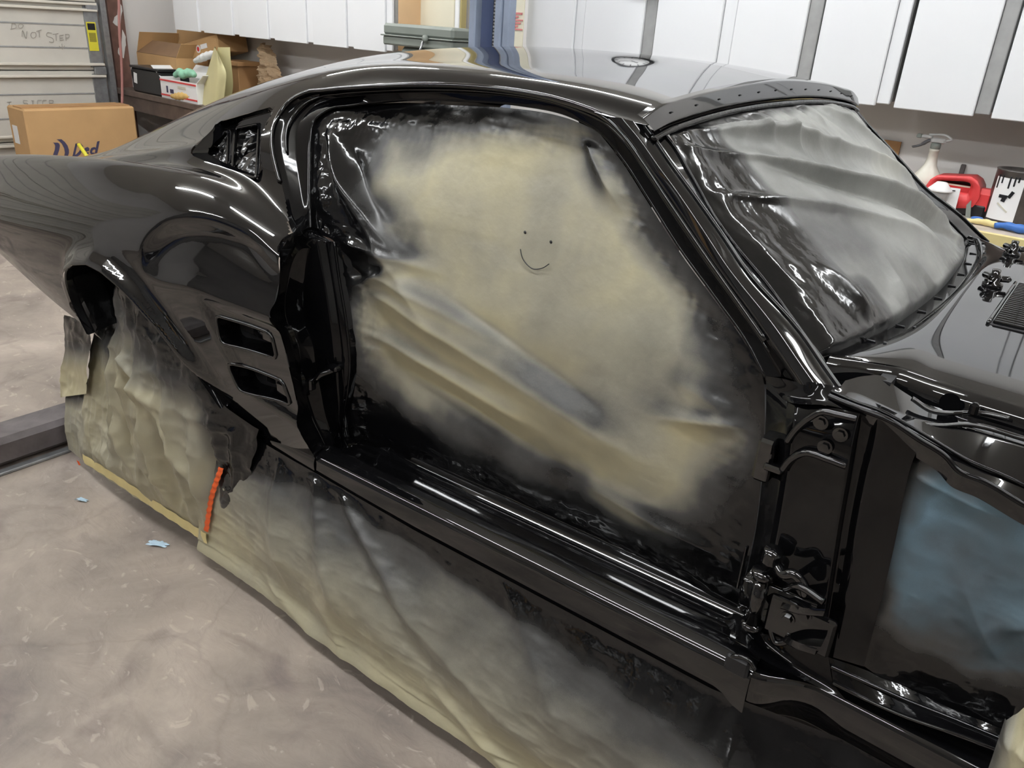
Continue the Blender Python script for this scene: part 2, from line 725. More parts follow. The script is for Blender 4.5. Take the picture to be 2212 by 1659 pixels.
M['wood'] = simple('paint-spattered bench top', (176, 164, 152), .6, var=.22, scale=14, bump=.1, bscale=30)
M['rust'] = simple('rusty grey steel', (98, 92, 92), .5, .2, var=.4, scale=9, bump=.15, bscale=40)
M['blue'] = simple('blue lift paint', (66, 80, 116), .35, var=.1, scale=8)
M['blue_lt'] = simple('pale blue lift paint', (132, 142, 160), .4, var=.12, scale=8)  # paler blue for the flanges of the post
M['steel'] = simple('bright steel', (170, 170, 172), .3, .8, var=.1)
M['drill'] = simple('grey-green machine enamel', (122, 128, 122), .45, var=.04)
M['red'] = simple('red plastic', (205, 60, 62), .4, var=.06)
M['glove_blue'] = simple('blue nitrile', (52, 104, 178), .45)
M['glove_green'] = simple('mint green glove', (150, 206, 176), .5)
M['orange'] = simple('orange tape', (224, 92, 34), .5, var=.08, scale=20)
M['tape'] = simple('yellow masking tape', (222, 205, 146), .6, var=.06, scale=20)
M['tan'] = simple('tan glove leather', (206, 170, 104), .7, var=.08)
M['cream'] = simple('cream board', (226, 221, 200), .6, var=.03)
M['yellow'] = simple('yellow warning sticker', (226, 216, 62), .5, var=.03)
M['hose'] = simple('faded red hose', (170, 118, 112), .5)
M['brown'] = simple('brown primer', (112, 82, 72), .6, var=.2, scale=20)
M['tube'] = emit_mat('fluorescent tube', (247, 250, 252), TUBE_POWER)
# ------------------------------------------------------------------ the room
WX0, WX1, WY0, WY1, WH = -7.40, 4.6, -4.4, 3.92, 3.25


def room_quad(name, pts, mat):
    mb = MB()
    mb.add([W(*p) for p in pts], [(0, 1, 2, 3)])
    return mb.build(name, mat, kind='structure')


room_quad('floor', [(WX0, WY0, 0), (WX1, WY0, 0), (WX1, WY1, 0), (WX0, WY1, 0)], M['floor'])
room_quad('ceiling', [(WX0, WY0, WH), (WX0, WY1, WH), (WX1, WY1, WH), (WX1, WY0, WH)], M['ceiling'])
room_quad('wall_back', [(WX0, WY1, 0), (WX1, WY1, 0), (WX1, WY1, WH), (WX0, WY1, WH)], M['wall'])
room_quad('wall_left', [(WX0, WY0, 0), (WX0, WY1, 0), (WX0, WY1, WH), (WX0, WY0, WH)], M['wall'])
room_quad('wall_right', [(WX1, WY0, 0), (WX1, WY0, WH), (WX1, WY1, WH), (WX1, WY1, 0)], M['wall'])
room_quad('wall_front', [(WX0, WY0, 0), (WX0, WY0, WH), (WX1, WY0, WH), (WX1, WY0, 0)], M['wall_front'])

# ------------------------------------------------------------------ ceiling lamps


def lamp(x, y, along_x, label, L=2.4):
    z = WH-.10
    t = thing('ceiling_lamp', label, 'lamp', W(x, y, z), -SKEW+(0 if along_x else math.pi/2), 'fluorescent ceiling lamps')
    MB().box((0, 0, .055), (L, .13, .05), bev=.012).box((0, 0, .09), (.3, .1, .02)).build('housing', M['white'], t)
    for s in (-1, 1):
        MB().tube([(-L/2+.04, s*.04, .012), (L/2-.04, s*.04, .012)], .019, 10).build('tube', M['tube'], t, True)
        for e in (-1, 1):
            MB().box((e*(L/2-.03), s*.04, .02), (.02, .03, .05)).build('tube_socket', M['white'], t)
    return t


LAMPS = [(-4.9, 2.75, True, 'twin-tube fluorescent lamp above the cardboard boxes'),
         (-2.0, 2.75, True, 'twin-tube fluorescent lamp above the blue lift post'),
         (1.0, 2.75, True, 'twin-tube fluorescent lamp above the paint cans'),
         (-4.6, 0.35, True, 'twin-tube fluorescent lamp above the rear of the car'),
         (-1.6, 0.35, True, 'twin-tube fluorescent lamp above the car doors'),
         (1.4, 0.35, True, 'twin-tube fluorescent lamp above the bonnet'),
         (-4.6, -2.2, True, 'twin-tube fluorescent lamp by the garage door behind the camera'),
         (-1.0, -2.2, True, 'twin-tube fluorescent lamp behind the camera')]
for a in LAMPS:
    lamp(*a)

# ------------------------------------------------------------------ the car: skin of roof, sail panel and quarter
YC = 0.78                            # middle plane of the car
CAR0 = np.array([-1.4, YC, 0.0])
car = thing('car_body', 'black freshly painted fastback car body without doors or glass', 'car', CAR0)

XS = np.array([-.66, -.80, -1.0, -1.2, -1.4, -1.6, -1.85, -2.1, -2.4, -2.7, -3.05])
ROWS = [  # (Y, z) per station, from the middle of the roof down the near side to the sill
    [(YC, z) for z in (1.402, 1.420, 1.430, 1.431, 1.424, 1.405, 1.362, 1.30, 1.20, 1.08, .95)],
    [(.62, z) for z in (1.398, 1.416, 1.426, 1.427, 1.419, 1.399, 1.354, 1.291, 1.19, 1.072, .946)],
    [(.46, z) for z in (1.389, 1.407, 1.416, 1.416, 1.406, 1.383, 1.333, 1.266, 1.165, 1.05, .94)],
    [(.32, z) for z in (1.378, 1.396, 1.404, 1.401, 1.387, 1.357, 1.296, 1.222, 1.122, 1.02, .932)],
    [(.235, 1.366), (.235, 1.384), (.235, 1.391), (.235, 1.386), (.235, 1.368), (.24, 1.325), (.24, 1.252), (.245, 1.175), (.25, 1.088), (.26, 1.0), (.27, .925)],
    [(.195, 1.340), (.195, 1.361), (.195, 1.366), (.195, 1.354), (.195, 1.329), (.185, 1.272), (.18, 1.200), (.185, 1.132), (.20, 1.06), (.215, .985), (.235, .92)],
    [(.11, 1.19), (.11, 1.20), (.11, 1.20), (.11, 1.20), (.11, 1.20), (.11, 1.185), (.11, 1.150), (.12, 1.10), (.14, 1.04), (.16, .98), (.18, .915)],
    [(.03, 1.05), (.03, 1.05), (.03, 1.05), (.03, 1.05), (.032, 1.06), (.055, 1.103), (.058, 1.107), (.07, 1.075), (.08, 1.03), (.10, .985), (.12, .925)],
    [(0, 1.03), (0, 1.03), (0, 1.03), (0, 1.03), (0, 1.04), (.008, 1.098), (.014, 1.104), (.02, 1.09), (.03, 1.06), (.04, 1.022), (.06, .965)],
    [(-.04, 1.0), (-.04, 1.0), (-.04, 1.0), (-.04, 1.0), (-.042, 1.005), (-.055, 1.052), (-.06, 1.045), (-.06, 1.027), (-.05, 1.0), (-.035, .965), (-.01, .915)],
    [(-.075, .935), (-.075, .935), (-.075, .935), (-.075, .935), (-.076, .94), (-.09, .95), (-.1, .94), (-.105, .925), (-.1, .90), (-.085, .875), (-.06, .85)],
    [(-.075, .82), (-.075, .82), (-.075, .82), (-.075, .82), (-.077, .82), (-.091, .82), (-.105, .82), (-.108, .815), (-.1, .805), (-.085, .80), (-.06, .80)],
    [(-.05, .66), (-.05, .66), (-.05, .66), (-.05, .66), (-.05, .66), (-.065, .66), (-.085, .68), (-.092, .70), (-.086, .71), (-.07, .735), (-.05, .77)],
    [(0, .50), (0, .50), (0, .50), (0, .50), (0, .50), (-.02, .50), (-.05, .52), (-.062, .58), (-.06, .63), (-.05, .685), (-.03, .74)],
]
ROWS = np.array(ROWS)                # (14, stations, 2)
seg = np.linalg.norm(np.diff(ROWS, axis=0), axis=2).mean(axis=1)
VT = np.concatenate([[0], np.cumsum(seg)])
NX, NV = 250, 200
xq = np.linspace(XS[0], XS[-1], NX)
vq = np.linspace(0, VT[-1], NV)
net = nspline(-XS, ROWS.transpose(1, 0, 2), -xq)       # (NX, 14, 2)
yz = nspline(VT, net.transpose(1, 0, 2), vq)           # (NV, NX, 2)
SH = np.zeros((NV, NX, 3))
SH[..., 0] = xq[None, :]
SH[..., 1:] = yz

# sculpted cove and scoop panel in the quarter (pressed into the side)
cove = [(-1.30, .985), (-1.37, .995), (-1.495, 1.035), (-1.632, 1.035), (-1.745, .995), (-1.805, .93), (-1.81, .892), (-1.77, .872), (-1.625, .885), (-1.30, .874)]
low = [(-1.30, .866), (-1.60, .872), (-1.575, .80), (-1.53, .70), (-1.47, .635), (-1.30, .60)]


def smooth_poly(poly, n=90):
    P = np.array(poly+poly[:3], float)
    t = np.concatenate([[0], np.cumsum(np.linalg.norm(np.diff(P, axis=0), axis=1))])
    return [tuple(p) for p in hermite(t, P, np.linspace(t[1], t[len(poly)+1], n, endpoint=False))]


def press(G):
    x, z = G[..., 0], G[..., 2]
    side = sstep(.04, -.02, G[..., 1])
    d, _, _ = poly_sd(x, z, smooth_poly(cove))
    m = sstep(.016, -.05, d)
    up = np.clip((z-.872)/.13, 0, 1)
    dep = .034*m*(0.10+up)
    d2, _, _ = poly_sd(x, z, low)
    dep += .016*sstep(.006, -.03, d2)*np.clip((x+1.66)/.2, 0, 1)
    # flare of the wheel arch
    d3, _, _ = poly_sd(x, z, ARCH)
    dep -= .030*np.exp(-(np.maximum(d3, 0)/.030)**2)*sstep(.58, .70, z)
    G[..., 1] += dep*side
    return G


ARCH = [(-2.155, .50), (-2.165, .62), (-2.196, .70), (-2.192, .76), (-2.16, .805), (-2.10, .838), (-2.02, .858), (-1.95, .853),
        (-1.88, .832), (-1.83, .808), (-1.758, .760), (-1.70, .705), (-1.655, .645), (-1.60, .575), (-1.55, .50), (-1.50, .40), (-2.15, .40)]
SH = press(SH)
BGAP = [(-1.375, 1.033), (-1.372, 1.010), (-1.362, .975), (-1.356, .909), (-1.368, .881), (-1.352, .850), (-1.340, .80), (-1.337, .716),
        (-1.342, .650), (-1.349, .612), (-1.340, .57), (-1.318, .51)]
BPOST = [(-1.39, 1.040), (-1.425, 1.06), (-1.49, 1.115), (-1.556, 1.174), (-1.59, 1.212), (-1.608, 1.248), (-1.595, 1.280), (-1.555, 1.304)]
DRIP = [(-1.49, 1.316), (-1.34, 1.337), (-1.20, 1.354), (-1.08, 1.363), (-.96, 1.366), (-.86, 1.362), (-.80, 1.354), (-.74, 1.345), (-.655, 1.338)]
DOOR = BGAP[::-1]+BPOST+DRIP+[(-.55, 1.30), (-.55, .40), (-1.30, .40)]
QWIN = [(-1.893, 1.136), (-1.885, 1.128), (-1.60, 1.121), (-1.583, 1.121), (-1.578, 1.128), (-1.652, 1.252), (-1.662, 1.262), (-1.675, 1.262), (-1.885, 1.205), (-1.899, 1.196)]


def rrect(c, r=.02, n=5):
    """quad corners -> rounded outline"""
    c = [np.array(p, float) for p in c]
    out = []
    for i in range(len(c)):
        a, b, d = c[i-1], c[i], c[(i+1) % len(c)]
        p = b+(a-b)/np.linalg.norm(a-b)*r
        q = b+(d-b)/np.linalg.norm(d-b)*r
        for t in np.linspace(0, 1, n):
            out.append(tuple((1-t)**2*p+2*t*(1-t)*b+t*t*q))
    return out


xz = lambda u, v, Y: tuple(onY(u, v, Y)[[0, 2]])
SCOOPS = [rrect([xz(480, 676, -.062), xz(589, 719, -.058), xz(599, 776, -.055), xz(492, 738, -.058)], .016),
          rrect([xz(503, 779, -.055), xz(607, 824, -.05), xz(622, 879, -.042), xz(520, 842, -.05)], .016)]
CUTS = [DOOR, QWIN, ARCH]+SCOOPS


def cut(G, cuts, ymax=.5):
    """trim the skin along outlines given in (x, z); returns the vertices and a keep mask for faces"""
    x, z = G[..., 0].copy(), G[..., 2].copy()
    near = G[..., 1] < ymax
    rem = np.zeros((G.shape[0]-1, G.shape[1]-1), bool)
    for poly in cuts:
        sd, nx, nz = poly_sd(x, z, poly)
        ins = (sd < 0) & near
        quad = lambda A: np.stack([A[:-1, :-1], A[1:, :-1], A[1:, 1:], A[:-1, 1:]])
        cnt = quad(ins).sum(0)
        strad = (cnt > 0) & (cnt < 4)
        vm = np.zeros_like(ins)
        for di, dj in ((0, 0), (1, 0), (1, 1), (0, 1)):
            vm[di:di+strad.shape[0], dj:dj+strad.shape[1]] |= strad
        mv = vm & ins & (np.abs(sd) < .035)
        x = np.where(mv, nx, x)
        z = np.where(mv, nz, z)
        rem |= cnt == 4
    H = G.copy()
    H[..., 0], H[..., 2] = x, z
    return H, ~rem


def skin_mesh(name, G, keep, normals, mat, parent, j0=0, j1=None):
    j1 = G.shape[0]-1 if j1 is None else j1
    m, n = G.shape[:2]
    used = {}
    v, nn, f = [], [], []

    def vid(i, j):
        k = (i, j)
        if k not in used:
            used[k] = len(v)
            v.append(tuple(G[i, j]-CAR0))
            nn.append(tuple(normals[i, j]))
        return used[k]
    for i in range(j0, j1):
        for j in range(n-1):
            if keep[i, j]:
                f.append((vid(i, j), vid(i, j+1), vid(i+1, j+1), vid(i+1, j)))
    me = bpy.data.meshes.new(name)
    me.from_pydata(v, [], f)
    me.update()
    o = link(name, me, mat, parent)
    me.normals_split_custom_set_from_vertices(nn)
    return o


SN = -grid_normals(SH)
if SN[2, 10, 2] < 0:
    SN = -SN
SHc, keep = cut(SH, CUTS)
iv = int(np.searchsorted(vq, VT[7]))          # belt row: above it roof and sail, below it the quarter
skin_mesh('roof_panel', SHc, keep, SN, M['paint'], car, 0, iv)
skin_mesh('quarter_panel', SHc, keep, SN, M['paint'], car, iv)


def mirror(G):
    H = np.array(G, float).copy()
    H[..., 1] = 2*YC-H[..., 1]
    return H


SM = mirror(SHc)
SMN = SN.copy()
SMN[..., 1] *= -1
keepm = cut(SH, [DOOR, QWIN, ARCH])[1]
skin_mesh('roof_panel', SM[:, ::-1], keepm[:, ::-1], SMN[:, ::-1], M['paint'], car, 0, iv)
skin_mesh('quarter_panel', SM[:, ::-1], keep[:, ::-1], SMN[:, ::-1], M['paint'], car, iv)


IV = iv


def skin_y(x, z, above=False):
    """Y of the near skin at (x, z), from the side rows"""
    j = np.argmin(np.abs(xq-x))
    col = SH[:, j]
    # above the belt only the sail counts, below it only the quarter
    lo_, hi_ = (60, IV+1) if (z > 1.05 or above) else (IV, NV)
    k = np.argmin(np.abs(col[lo_:hi_, 2]-z))+lo_
    return col[k, 1]


def part(name, G, mat=None, closed_u=False, label=None, both=False):
    o = MB().grid(G, closed_u).build(name, mat or M['paint'], car, True, off=CAR0, label=label)
    if both:
        MB().grid(mirror(G), closed_u).build(name, mat or M['paint'], car, True, off=CAR0, label=label)
    return o


def rod(name, pts, r, mat=None, n=8, closed=False, both=False, cn=None):
    P = curve(pts, cn or max(12, len(pts)*6)) if not closed else np.asarray(pts)
    o = MB().tube(P, r, n, closed).build(name, mat or M['paint'], car, True, off=CAR0)
    if both:
        MB().tube(mirror(P), r, n, closed).build(name, mat or M['paint'], car, True, off=CAR0)
    return o


def lip(name, poly, r, dy=0.0, n=8):
    P = []
    pl = np.array(poly+[poly[0]])
    s = np.concatenate([[0], np.cumsum(np.linalg.norm(np.diff(pl, axis=0), axis=1))])
    m = max(24, int(s[-1]/.012))
    for t in np.linspace(0, s[-1], m, endpoint=False):
        x, z = np.interp(t, s, pl[:, 0]), np.interp(t, s, pl[:, 1])
        P.append((x, skin_y(x, z)+dy, z))
    P = np.array(P)
    for _ in range(3):
        P[:, 1] = (P[:, 1]*2+np.roll(P[:, 1], 1)+np.roll(P[:, 1], -1))/4
    return P


# scoop openings: rolled lip, pocket walls, back plate and bracket
for k, sc in enumerate(SCOOPS):
    P = lip('scoop', sc, .004)
    o = MB().tube(P, .0045, 8, True).build('scoop_lip', M['paint'], car, True, off=CAR0)
    G = np.array([P, P+(0, .02, 0), P+(.004, .055, .004)])
    MB().grid(np.concatenate([G, G[:, :1]], 1)).build('scoop_pocket', M['lumpy'], car, True, off=CAR0)
    c = P.mean(0)
    mb = MB()
    mb.add([p+(.004, .055, .004) for p in P], [tuple(range(len(P)))])
    mb.build('scoop_back', M['dark'], car, off=CAR0)
    mb = MB().box(c+(.05, .035, .01-.02*k), (.05, .02, .035), bev=.004).box(c+(-.01, .045, -.005), (.04, .012, .022), bev=.003)
    mb.cyl(c+(.078, .022, 0), c+(.078, .03, 0), .007, n=10)
    mb.build('scoop_bracket', M['paint'], car, off=CAR0)

# wheel arch lip and inner wheel housing
al = [p for p in ARCH if p[1] > .52]
AP = np.array([(x, skin_y(x, min(z+.01, .87)) if z < .9 else 0, z) for x, z in al])
AP[:, 1] = np.convolve(np.pad(AP[:, 1], 2, 'edge'), np.ones(5)/5, 'valid')
ac = curve(AP, 90)
part('wheel_arch_lip', fillet(np.array([ac+(0, -.001, 0), ac+(0, .004, -.004), ac+(0, .022, -.002), ac+(0, .03, .012)]), .003))
cen = np.array([-1.9, 0, .56])
inner = np.array([ac+(0, .02, .0), ac*(1, 1, 1)+(0, .08, .01), ac+(0, .22, .01)])
part('wheel_house', inner, M['lumpy'])

# drip rail and door-frame reveal: from the belt up the lock post, over the top, down the windscreen post
edge = [(x, None, z) for x, z in BPOST+DRIP[:-2]]
E0 = [np.array([x, skin_y(x, z), z]) for x, z in BPOST+DRIP[:-2]]
E0 = [e for e in E0]
L1 = C3((1303, 249, .197), (1351, 297, .188), (1395, 360, .178), (1439, 425, .172), (1541, 575, .148), (1610, 672, .130), (1680, 774, .108), (1715, 826, .098))
d0 = curve(E0+L1, 140)
d0[:, 1] = np.convolve(np.pad(d0[:, 1], 5, 'edge'), np.ones(11)/11, 'valid')
rod('drip_rail', d0[12:-6], .0055, cn=150)
din = C3((668, 500, .075), (666, 430, .10), (666, 358, .135), (668, 300, .165), (675, 262, .185), (700, 240, .20), (760, 227, .215), (870, 215, .225), (1000, 217, .225), (1120, 226, .225),
         (1230, 250, .222), (1300, 290, .215), (1345, 345, .205), (1400, 430, .195), (1470, 540, .178), (1550, 650, .158), (1610, 735, .14), (1652, 815, .125))
d2 = curve(din, 140)
d1 = d0*.5+d2*.5+np.array([0, .016, 0])
d1b = d0*.9+d2*.1+np.array([0, .012, -.002])
d3 = d2+np.array([0, .03, 0])
d4 = d3+(d2.mean(0)-d3)*np.array([.03, 0, .03])
part('door_frame', fillet(np.array([d0+(0, .003, 0), d1b, d1, d2, d3, d4]), .004), M['jamb'])
rod('weatherstrip_flange', d2+(0, .004, 0), .0035, M['lumpy'], cn=150)
dm = d0*.7+d2*.3+np.array([0, .008, 0])
rod('frame_bead', dm[18:-4], .0028, cn=140)

# windscreen post
L2 = C3((1388, 268, .196), (1415, 305, .192), (1439, 341, .188), (1500, 425, .178), (1558, 507, .168), (1608, 581, .158), (1734, 726, .132), (1778, 790, .120), (1812, 838, .11))
Wl = C3((1418, 280, .215), (1439, 300, .215), (1483, 371, .212), (1541, 473, .205), (1590, 540, .198), (1639, 598, .19), (1700, 680, .176), (1752, 752, .165), (1790, 800, .16))
a1, a2, a3 = curve(L1, 70), curve(L2, 70), curve(Wl, 70)
mid = a1*.5+a2*.5+np.array([.004, -.012, .004])
post = fillet(np.array([a1+(0, .004, 0), a1*.8+a2*.2+(.0, -.009, .001), mid, a2*.85+a1*.15+(0, -.008, .002), a2, a2+(.002, .018, -.008), a3+(0, .012, -.004), a3+(0, .03, -.012)]), .005)
part('windscreen_post', post, both=True)
rod('windscreen_moulding_channel', a2+(.001, .001, .001), .0035, both=True)
rod('windscreen_flange', a3+(0, .012, -.002), .003, M['lumpy'], both=True)

# header above the windscreen
hx = lambda pts, X: [onX(u, v, X) for u, v in pts]
up = [np.array([-.658, y, z]) for y, z in ((.165, 1.352), (.216, 1.367), (.30, 1.376), (.382, 1.384), (.575, 1.396), (.78, 1.4015), (.985, 1.396), (1.178, 1.384), (1.26, 1.376), (1.344, 1.367), (1.395, 1.352))]
lo = [np.array([-.646, y, z]) for y, z in ((.185, 1.328), (.24, 1.339), (.30, 1.346), (.407, 1.355), (.60, 1.364), (.78, 1.366), (.96, 1.364), (1.153, 1.355), (1.26, 1.346), (1.32, 1.339), (1.375, 1.328))]
U, Lw = curve(up, 90), curve(lo, 90)
part('header_rail', fillet(np.array([U+(-.012, 0, .0035), U+(.0, 0, .0), Lw+(.002, 0, .003), Lw+(-.008, 0, -.006), Lw+(-.006, 0, -.016), Lw+(-.03, 0, -.02)]), .0035))
for k in range(12):
    y = .25+k*.096
    p = np.array([-.651, y, np.interp(y, U[:, 1], (U[:, 2]+Lw[:, 2])/2)])
    MB().box(p+(.0015, 0, .001), (.003, .006, .003), bev=.0008).build('trim_clip', M['black'], car, off=CAR0)

# lock post (rear door jamb)
q0 = [np.array([x, skin_y(x, z)+.001, z]) for x, z in BGAP]
q0 = curve(q0, 90)
q0[:, 1] = np.convolve(np.pad(q0[:, 1], 3, 'edge'), np.ones(7)/7, 'valid')
qa = C3((640, 525, .012), (620, 560, -.015), (608, 600, -.03), (600, 655, -.04), (590, 690, -.04), (618, 715, -.035), (634, 770, -.025), (648, 830, -.015), (655, 890, -.005), (650, 915, -.0), (668, 940, .01), (700, 988, .03))
qb = C3((652, 523, .05), (632, 560, .035), (620, 610, .03), (614, 665, .03), (620, 700, .03), (640, 740, .03), (650, 800, .035), (662, 850, .04), (680, 905, .05), (700, 950, .055), (715, 985, .06))
qc = C3((685, 520, .075), (700, 600, .07), (712, 680, .068), (722, 760, .07), (730, 830, .075), (733, 900, .08), (726, 940, .085), (722, 975, .09))
qd = C3((722, 522, .10), (732, 599, .095), (748, 699, .09), (756, 782, .09), (751, 848, .095), (741, 914, .105), (745, 955, .115), (768, 990, .12))
qe = [p+np.array([0.012, .03, 0]) for p in qd]
qm = lambda a, b, t, dy: curve(a, 90)*(1-t)+curve(b, 90)*t+np.array([0, dy, 0])
jam = [q0, curve(qa, 90), qm(qa, qb, .5, .006), curve(qb, 90), qm(qb, qc, .35, .012), curve(qc, 90), qm(qc, qd, .3, .01), qm(qc, qd, .6, -.002), curve(qd, 90), curve(qe, 90)]
part('lock_post', fillet(np.array(jam), .004), M['jamb'])
rod('weatherstrip_flange', qd, .0035, M['lumpy'])
rod('jamb_bead', qm(qa, qb, .9, -.002), .003)
# stamped step and striker on the lock post
sp = C3((672, 832, .03), (695, 808, .035), (725, 798, .06), (740, 790, .085))
rod('jamb_step', sp, .008)
MB().box(onY(672, 830, .025), (.018, .02, .03), bev=.004).build('striker_plate', M['paint'], car, off=CAR0)
MB().box(onY(722, 795, .055), (.03, .02, .014), bev=.004).build('striker_pin', M['paint'], car, off=CAR0)

# sill and rocker
def rowX(pts, x0=-1.36, x1=.30, n=80):
    return [np.stack([np.linspace(x0, x1, n), np.full(n, y), np.full(n, z)], 1) for y, z in pts]


sill_prof = [(.01, .40), (.0, .43), (-.004, .475), (-.003, .512), (.004, .522), (.022, .530), (.045, .531), (.055, .527), (.060, .524), (.066, .513), (.115, .497), (.125, .50), (.150, .492), (.160, .499), (.166, .52), (.175, .52), (.18, .47)]
sill = rowX(sill_prof, -1.335, -.245)
for k, r_ in enumerate(sill):
    r_[:, 2] += np.interp(r_[:, 0], [-1.35, -.3], [-.004, .014])
part('rocker_sill', fillet(np.array(sill), .004))
front_prof = [(.07, .40), (.055, .44), (.05, .485), (.052, .512), (.058, .520), (.075, .522), (.085, .528), (.10, .53), (.108, .545), (.16, .55)]
fr = rowX(front_prof, -.25, .32, 60)
for r_ in fr:
    t = (r_[:, 0]+.25)/.57
    r_[:, 1] += -.045*(1-sstep(0, .18, t))
    r_[:, 2] += .012*(1-t)
part('rocker_front', fillet(np.array(fr), .004))
# rear rocker below the scoops
rr = rowX([(.005, .40), (-.004, .45), (-.008, .50), (.0, .528), (.03, .535)], -1.72, -1.325, 40)
part('rocker_rear', fillet(np.array(rr), .004))
# jacking notch and sealer lumps on the rocker
MB().box(onY(1592, 1437, -.004), (.04, .012, .035), bev=.004).build('jack_notch', M['dark'], car, off=CAR0)
rod('notch_lip', C3((1570, 1440, -.006), (1583, 1418, -.006), (1620, 1428, -.006), (1632, 1447, -.006)), .004)
rod('weld_flange', [(x, .1705+.0012*math.sin(x*90), .527+.0022*math.sin(x*47)+np.interp(x, [-1.35, -.3], [-.004, .014])) for x in np.linspace(-1.33, -.26, 90)], .004, M['lumpy'], cn=200)
P = curve(C3((862, 1055, .03), (900, 1078, .03), (935, 1100, .03)), 20)
MB().tube(P, [.004+.008*math.sin(math.pi*i/19) for i in range(20)], 8).build('sealer_patch', M['lumpy'], car, True, off=CAR0)
# ------------------------------------------------------------------ cowl in front of the windscreen
BX = [(.175, -.318), (.19, -.300), (.224, -.288), (.298, -.272), (.392, -.256), (.56, -.243), (.78, -.236), (1.0, -.243), (1.168, -.256), (1.262, -.272), (1.336, -.288), (1.37, -.300), (1.385, -.318)]
base = curve([(x, y, 1.028) for y, x in BX], 120)
fwd = lambda G, dx, dz, dy=0: G+np.array([dx, 0, dz])+np.stack([np.zeros(len(G)), dy*np.sign(YC-G[:, 1])*sstep(.3, .6, np.abs(G[:, 1]-YC)), np.zeros(len(G))], 1)
cow = [fwd(base, -.014, -.028), fwd(base, -.008, -.007), fwd(base, -.003, -.003), fwd(base, .024, -.001), fwd(base, .029, .008), fwd(base, .036, .010)]
part('windscreen_base_flange', fillet(np.array(cow), .003))
n = 120
yy = np.linspace(.20, 2*YC-.20, n)
def cowl_row(x, z, y0):
    y = np.linspace(y0, 2*YC-y0, n)
    t = (y-YC)/(YC-y0)
    return np.stack([np.full(n, x), y, z+.016*(1-t**2)-.010*np.abs(t)**12], 1)
c0 = fwd(base, .034, .010)
rows = [c0, cowl_row(-.19, 1.040, .232), cowl_row(-.13, 1.041, .218), cowl_row(-.02, 1.040, .212), cowl_row(.12, 1.036, .205), cowl_row(.34, 1.026, .20)]
rows[0] = curve(np.array(c0), n)
cg = loft(rows, n, 60)
part('cowl_top', cg)
# rolled side edge of the cowl and the gutter below it
e = lambda k: [g[k] for g in rows]
for side in (0, 1):
    s = 1 if side == 0 else -1
    k = 0 if side == 0 else -1
    ec = curve([np.array(g[k]) for g in rows], 60)
    o = lambda dy, dz, dx=0: ec+np.array([dx, -s*dy, dz])
    if side == 0:
        G = np.array([ec, o(.008, -.002), o(.016, -.010), o(.024, -.030), o(.020, -.055), o(.055, -.075), o(.085, -.080)])
    else:
        G = np.array([ec, o(.008, -.002), o(.016, -.010), o(.024, -.030), o(.020, -.055)])
    part('cowl_side', fillet(G, .006))
# inner apron: shelf between the cowl and the fender flange
ap0 = C3((1826, 822, .13), (1870, 812, .17), (1905, 812, .19), (1935, 835, .185), (1990, 868, .18), (2060, 890, .175), (2150, 915, .17), (2300, 962, .16))
ap1 = C3((1812, 840, .105), (1850, 850, .12), (1890, 868, .125), (1950, 895, .12), (2010, 912, .118), (2090, 925, .115), (2160, 945, .11), (2300, 990, .10))
ap2 = C3((1795, 850, .09), (1845, 872, .085), (1900, 892, .082), (1965, 926, .08), (2030, 965, .078), (2090, 1000, .076), (2160, 1030, .074), (2300, 1095, .07))
ap3 = C3((1791, 857, .082), (1857, 885, .066), (1918, 908, .062), (1987, 952, .06), (2043, 988, .06), (2070, 1018, .06), (2126, 1042, .06), (2212, 1092, .06), (2300, 1140, .06))
ap4 = [np.array(p)+np.array([-.004, .012, -.030]) for p in ap3]
part('fender_apron', fillet(np.array([curve(a, 80) for a in (ap0, ap1, ap2, ap3, ap4)]), .005))
rod('apron_seam', curve(ap3, 60)+(0, -.002, .002), .0042, M['lumpy'])
rod('apron_seam', curve(ap2, 60)+(0, -.001, .004), .003, M['lumpy'])
MB().cyl(onY(2052, 870, .168), onY(2052, 870, .172), .014, n=20).build('drain_hole', M['hole'], car, off=CAR0)
rod('gutter_bead', C3((1971, 861, .15), (2015, 888, .14), (2060, 893, .14), (2112, 892, .15), (2180, 905, .15)), .004)
rod('gutter_bead', C3((1987, 917, .115), (2040, 920, .115), (2084, 917, .115), (2212, 948, .11), (2290, 972, .105)), .004)
MB().box(onY(2104, 884, .13), (.012, .012, .02), bev=.004).build('apron_clip', M['lumpy'], car, off=CAR0)
# slotted vent and wiper pivots on the cowl
def cz(x, y):
    i = np.argmin((cg[..., 0]-x)**2+(cg[..., 1]-y)**2)
    return cg.reshape(-1, 3)[i, 2]
for k in range(24):
    y = .515+k*.0135
    MB().box((.02, y, cz(-.05, y)+.0035), (.26, .0065, .007), bev=.002).build('vent_slat', M['paint'], car, off=CAR0)
MB().box((.02, .67, 1.0525), (.27, .335, .003)).build('vent_floor', M['dark'], car, off=CAR0)
P = np.array([(-.116, .505, 0), (-.116, .838, 0), (.155, .838, 0), (.155, .505, 0)])
P[:, 2] = [cz(p[0], p[1])+.002 for p in P]
rod('vent_frame', np.concatenate([P[:2]]), .0035, cn=12)
for j, (x, y) in enumerate(((-.150, .774), (-.163, 1.164))):
    z = cz(x, y)
    mb = MB().lathe([(.019, 0), (.019, .006), (.012, .010), (.012, .022), (.008, .026), (.008, .034)], 14, (x, y, z))
    for a in (.5, 2.4, 4.4):
        mb.box((x+.02*math.cos(a), y+.02*math.sin(a), z+.016), (.024, .012, .012), np.array([[math.cos(a), -math.sin(a), 0], [math.sin(a), math.cos(a), 0], [0, 0, 1]]), bev=.004)
    mb.build('wiper_pivot', M['paint'], car, True, off=CAR0)
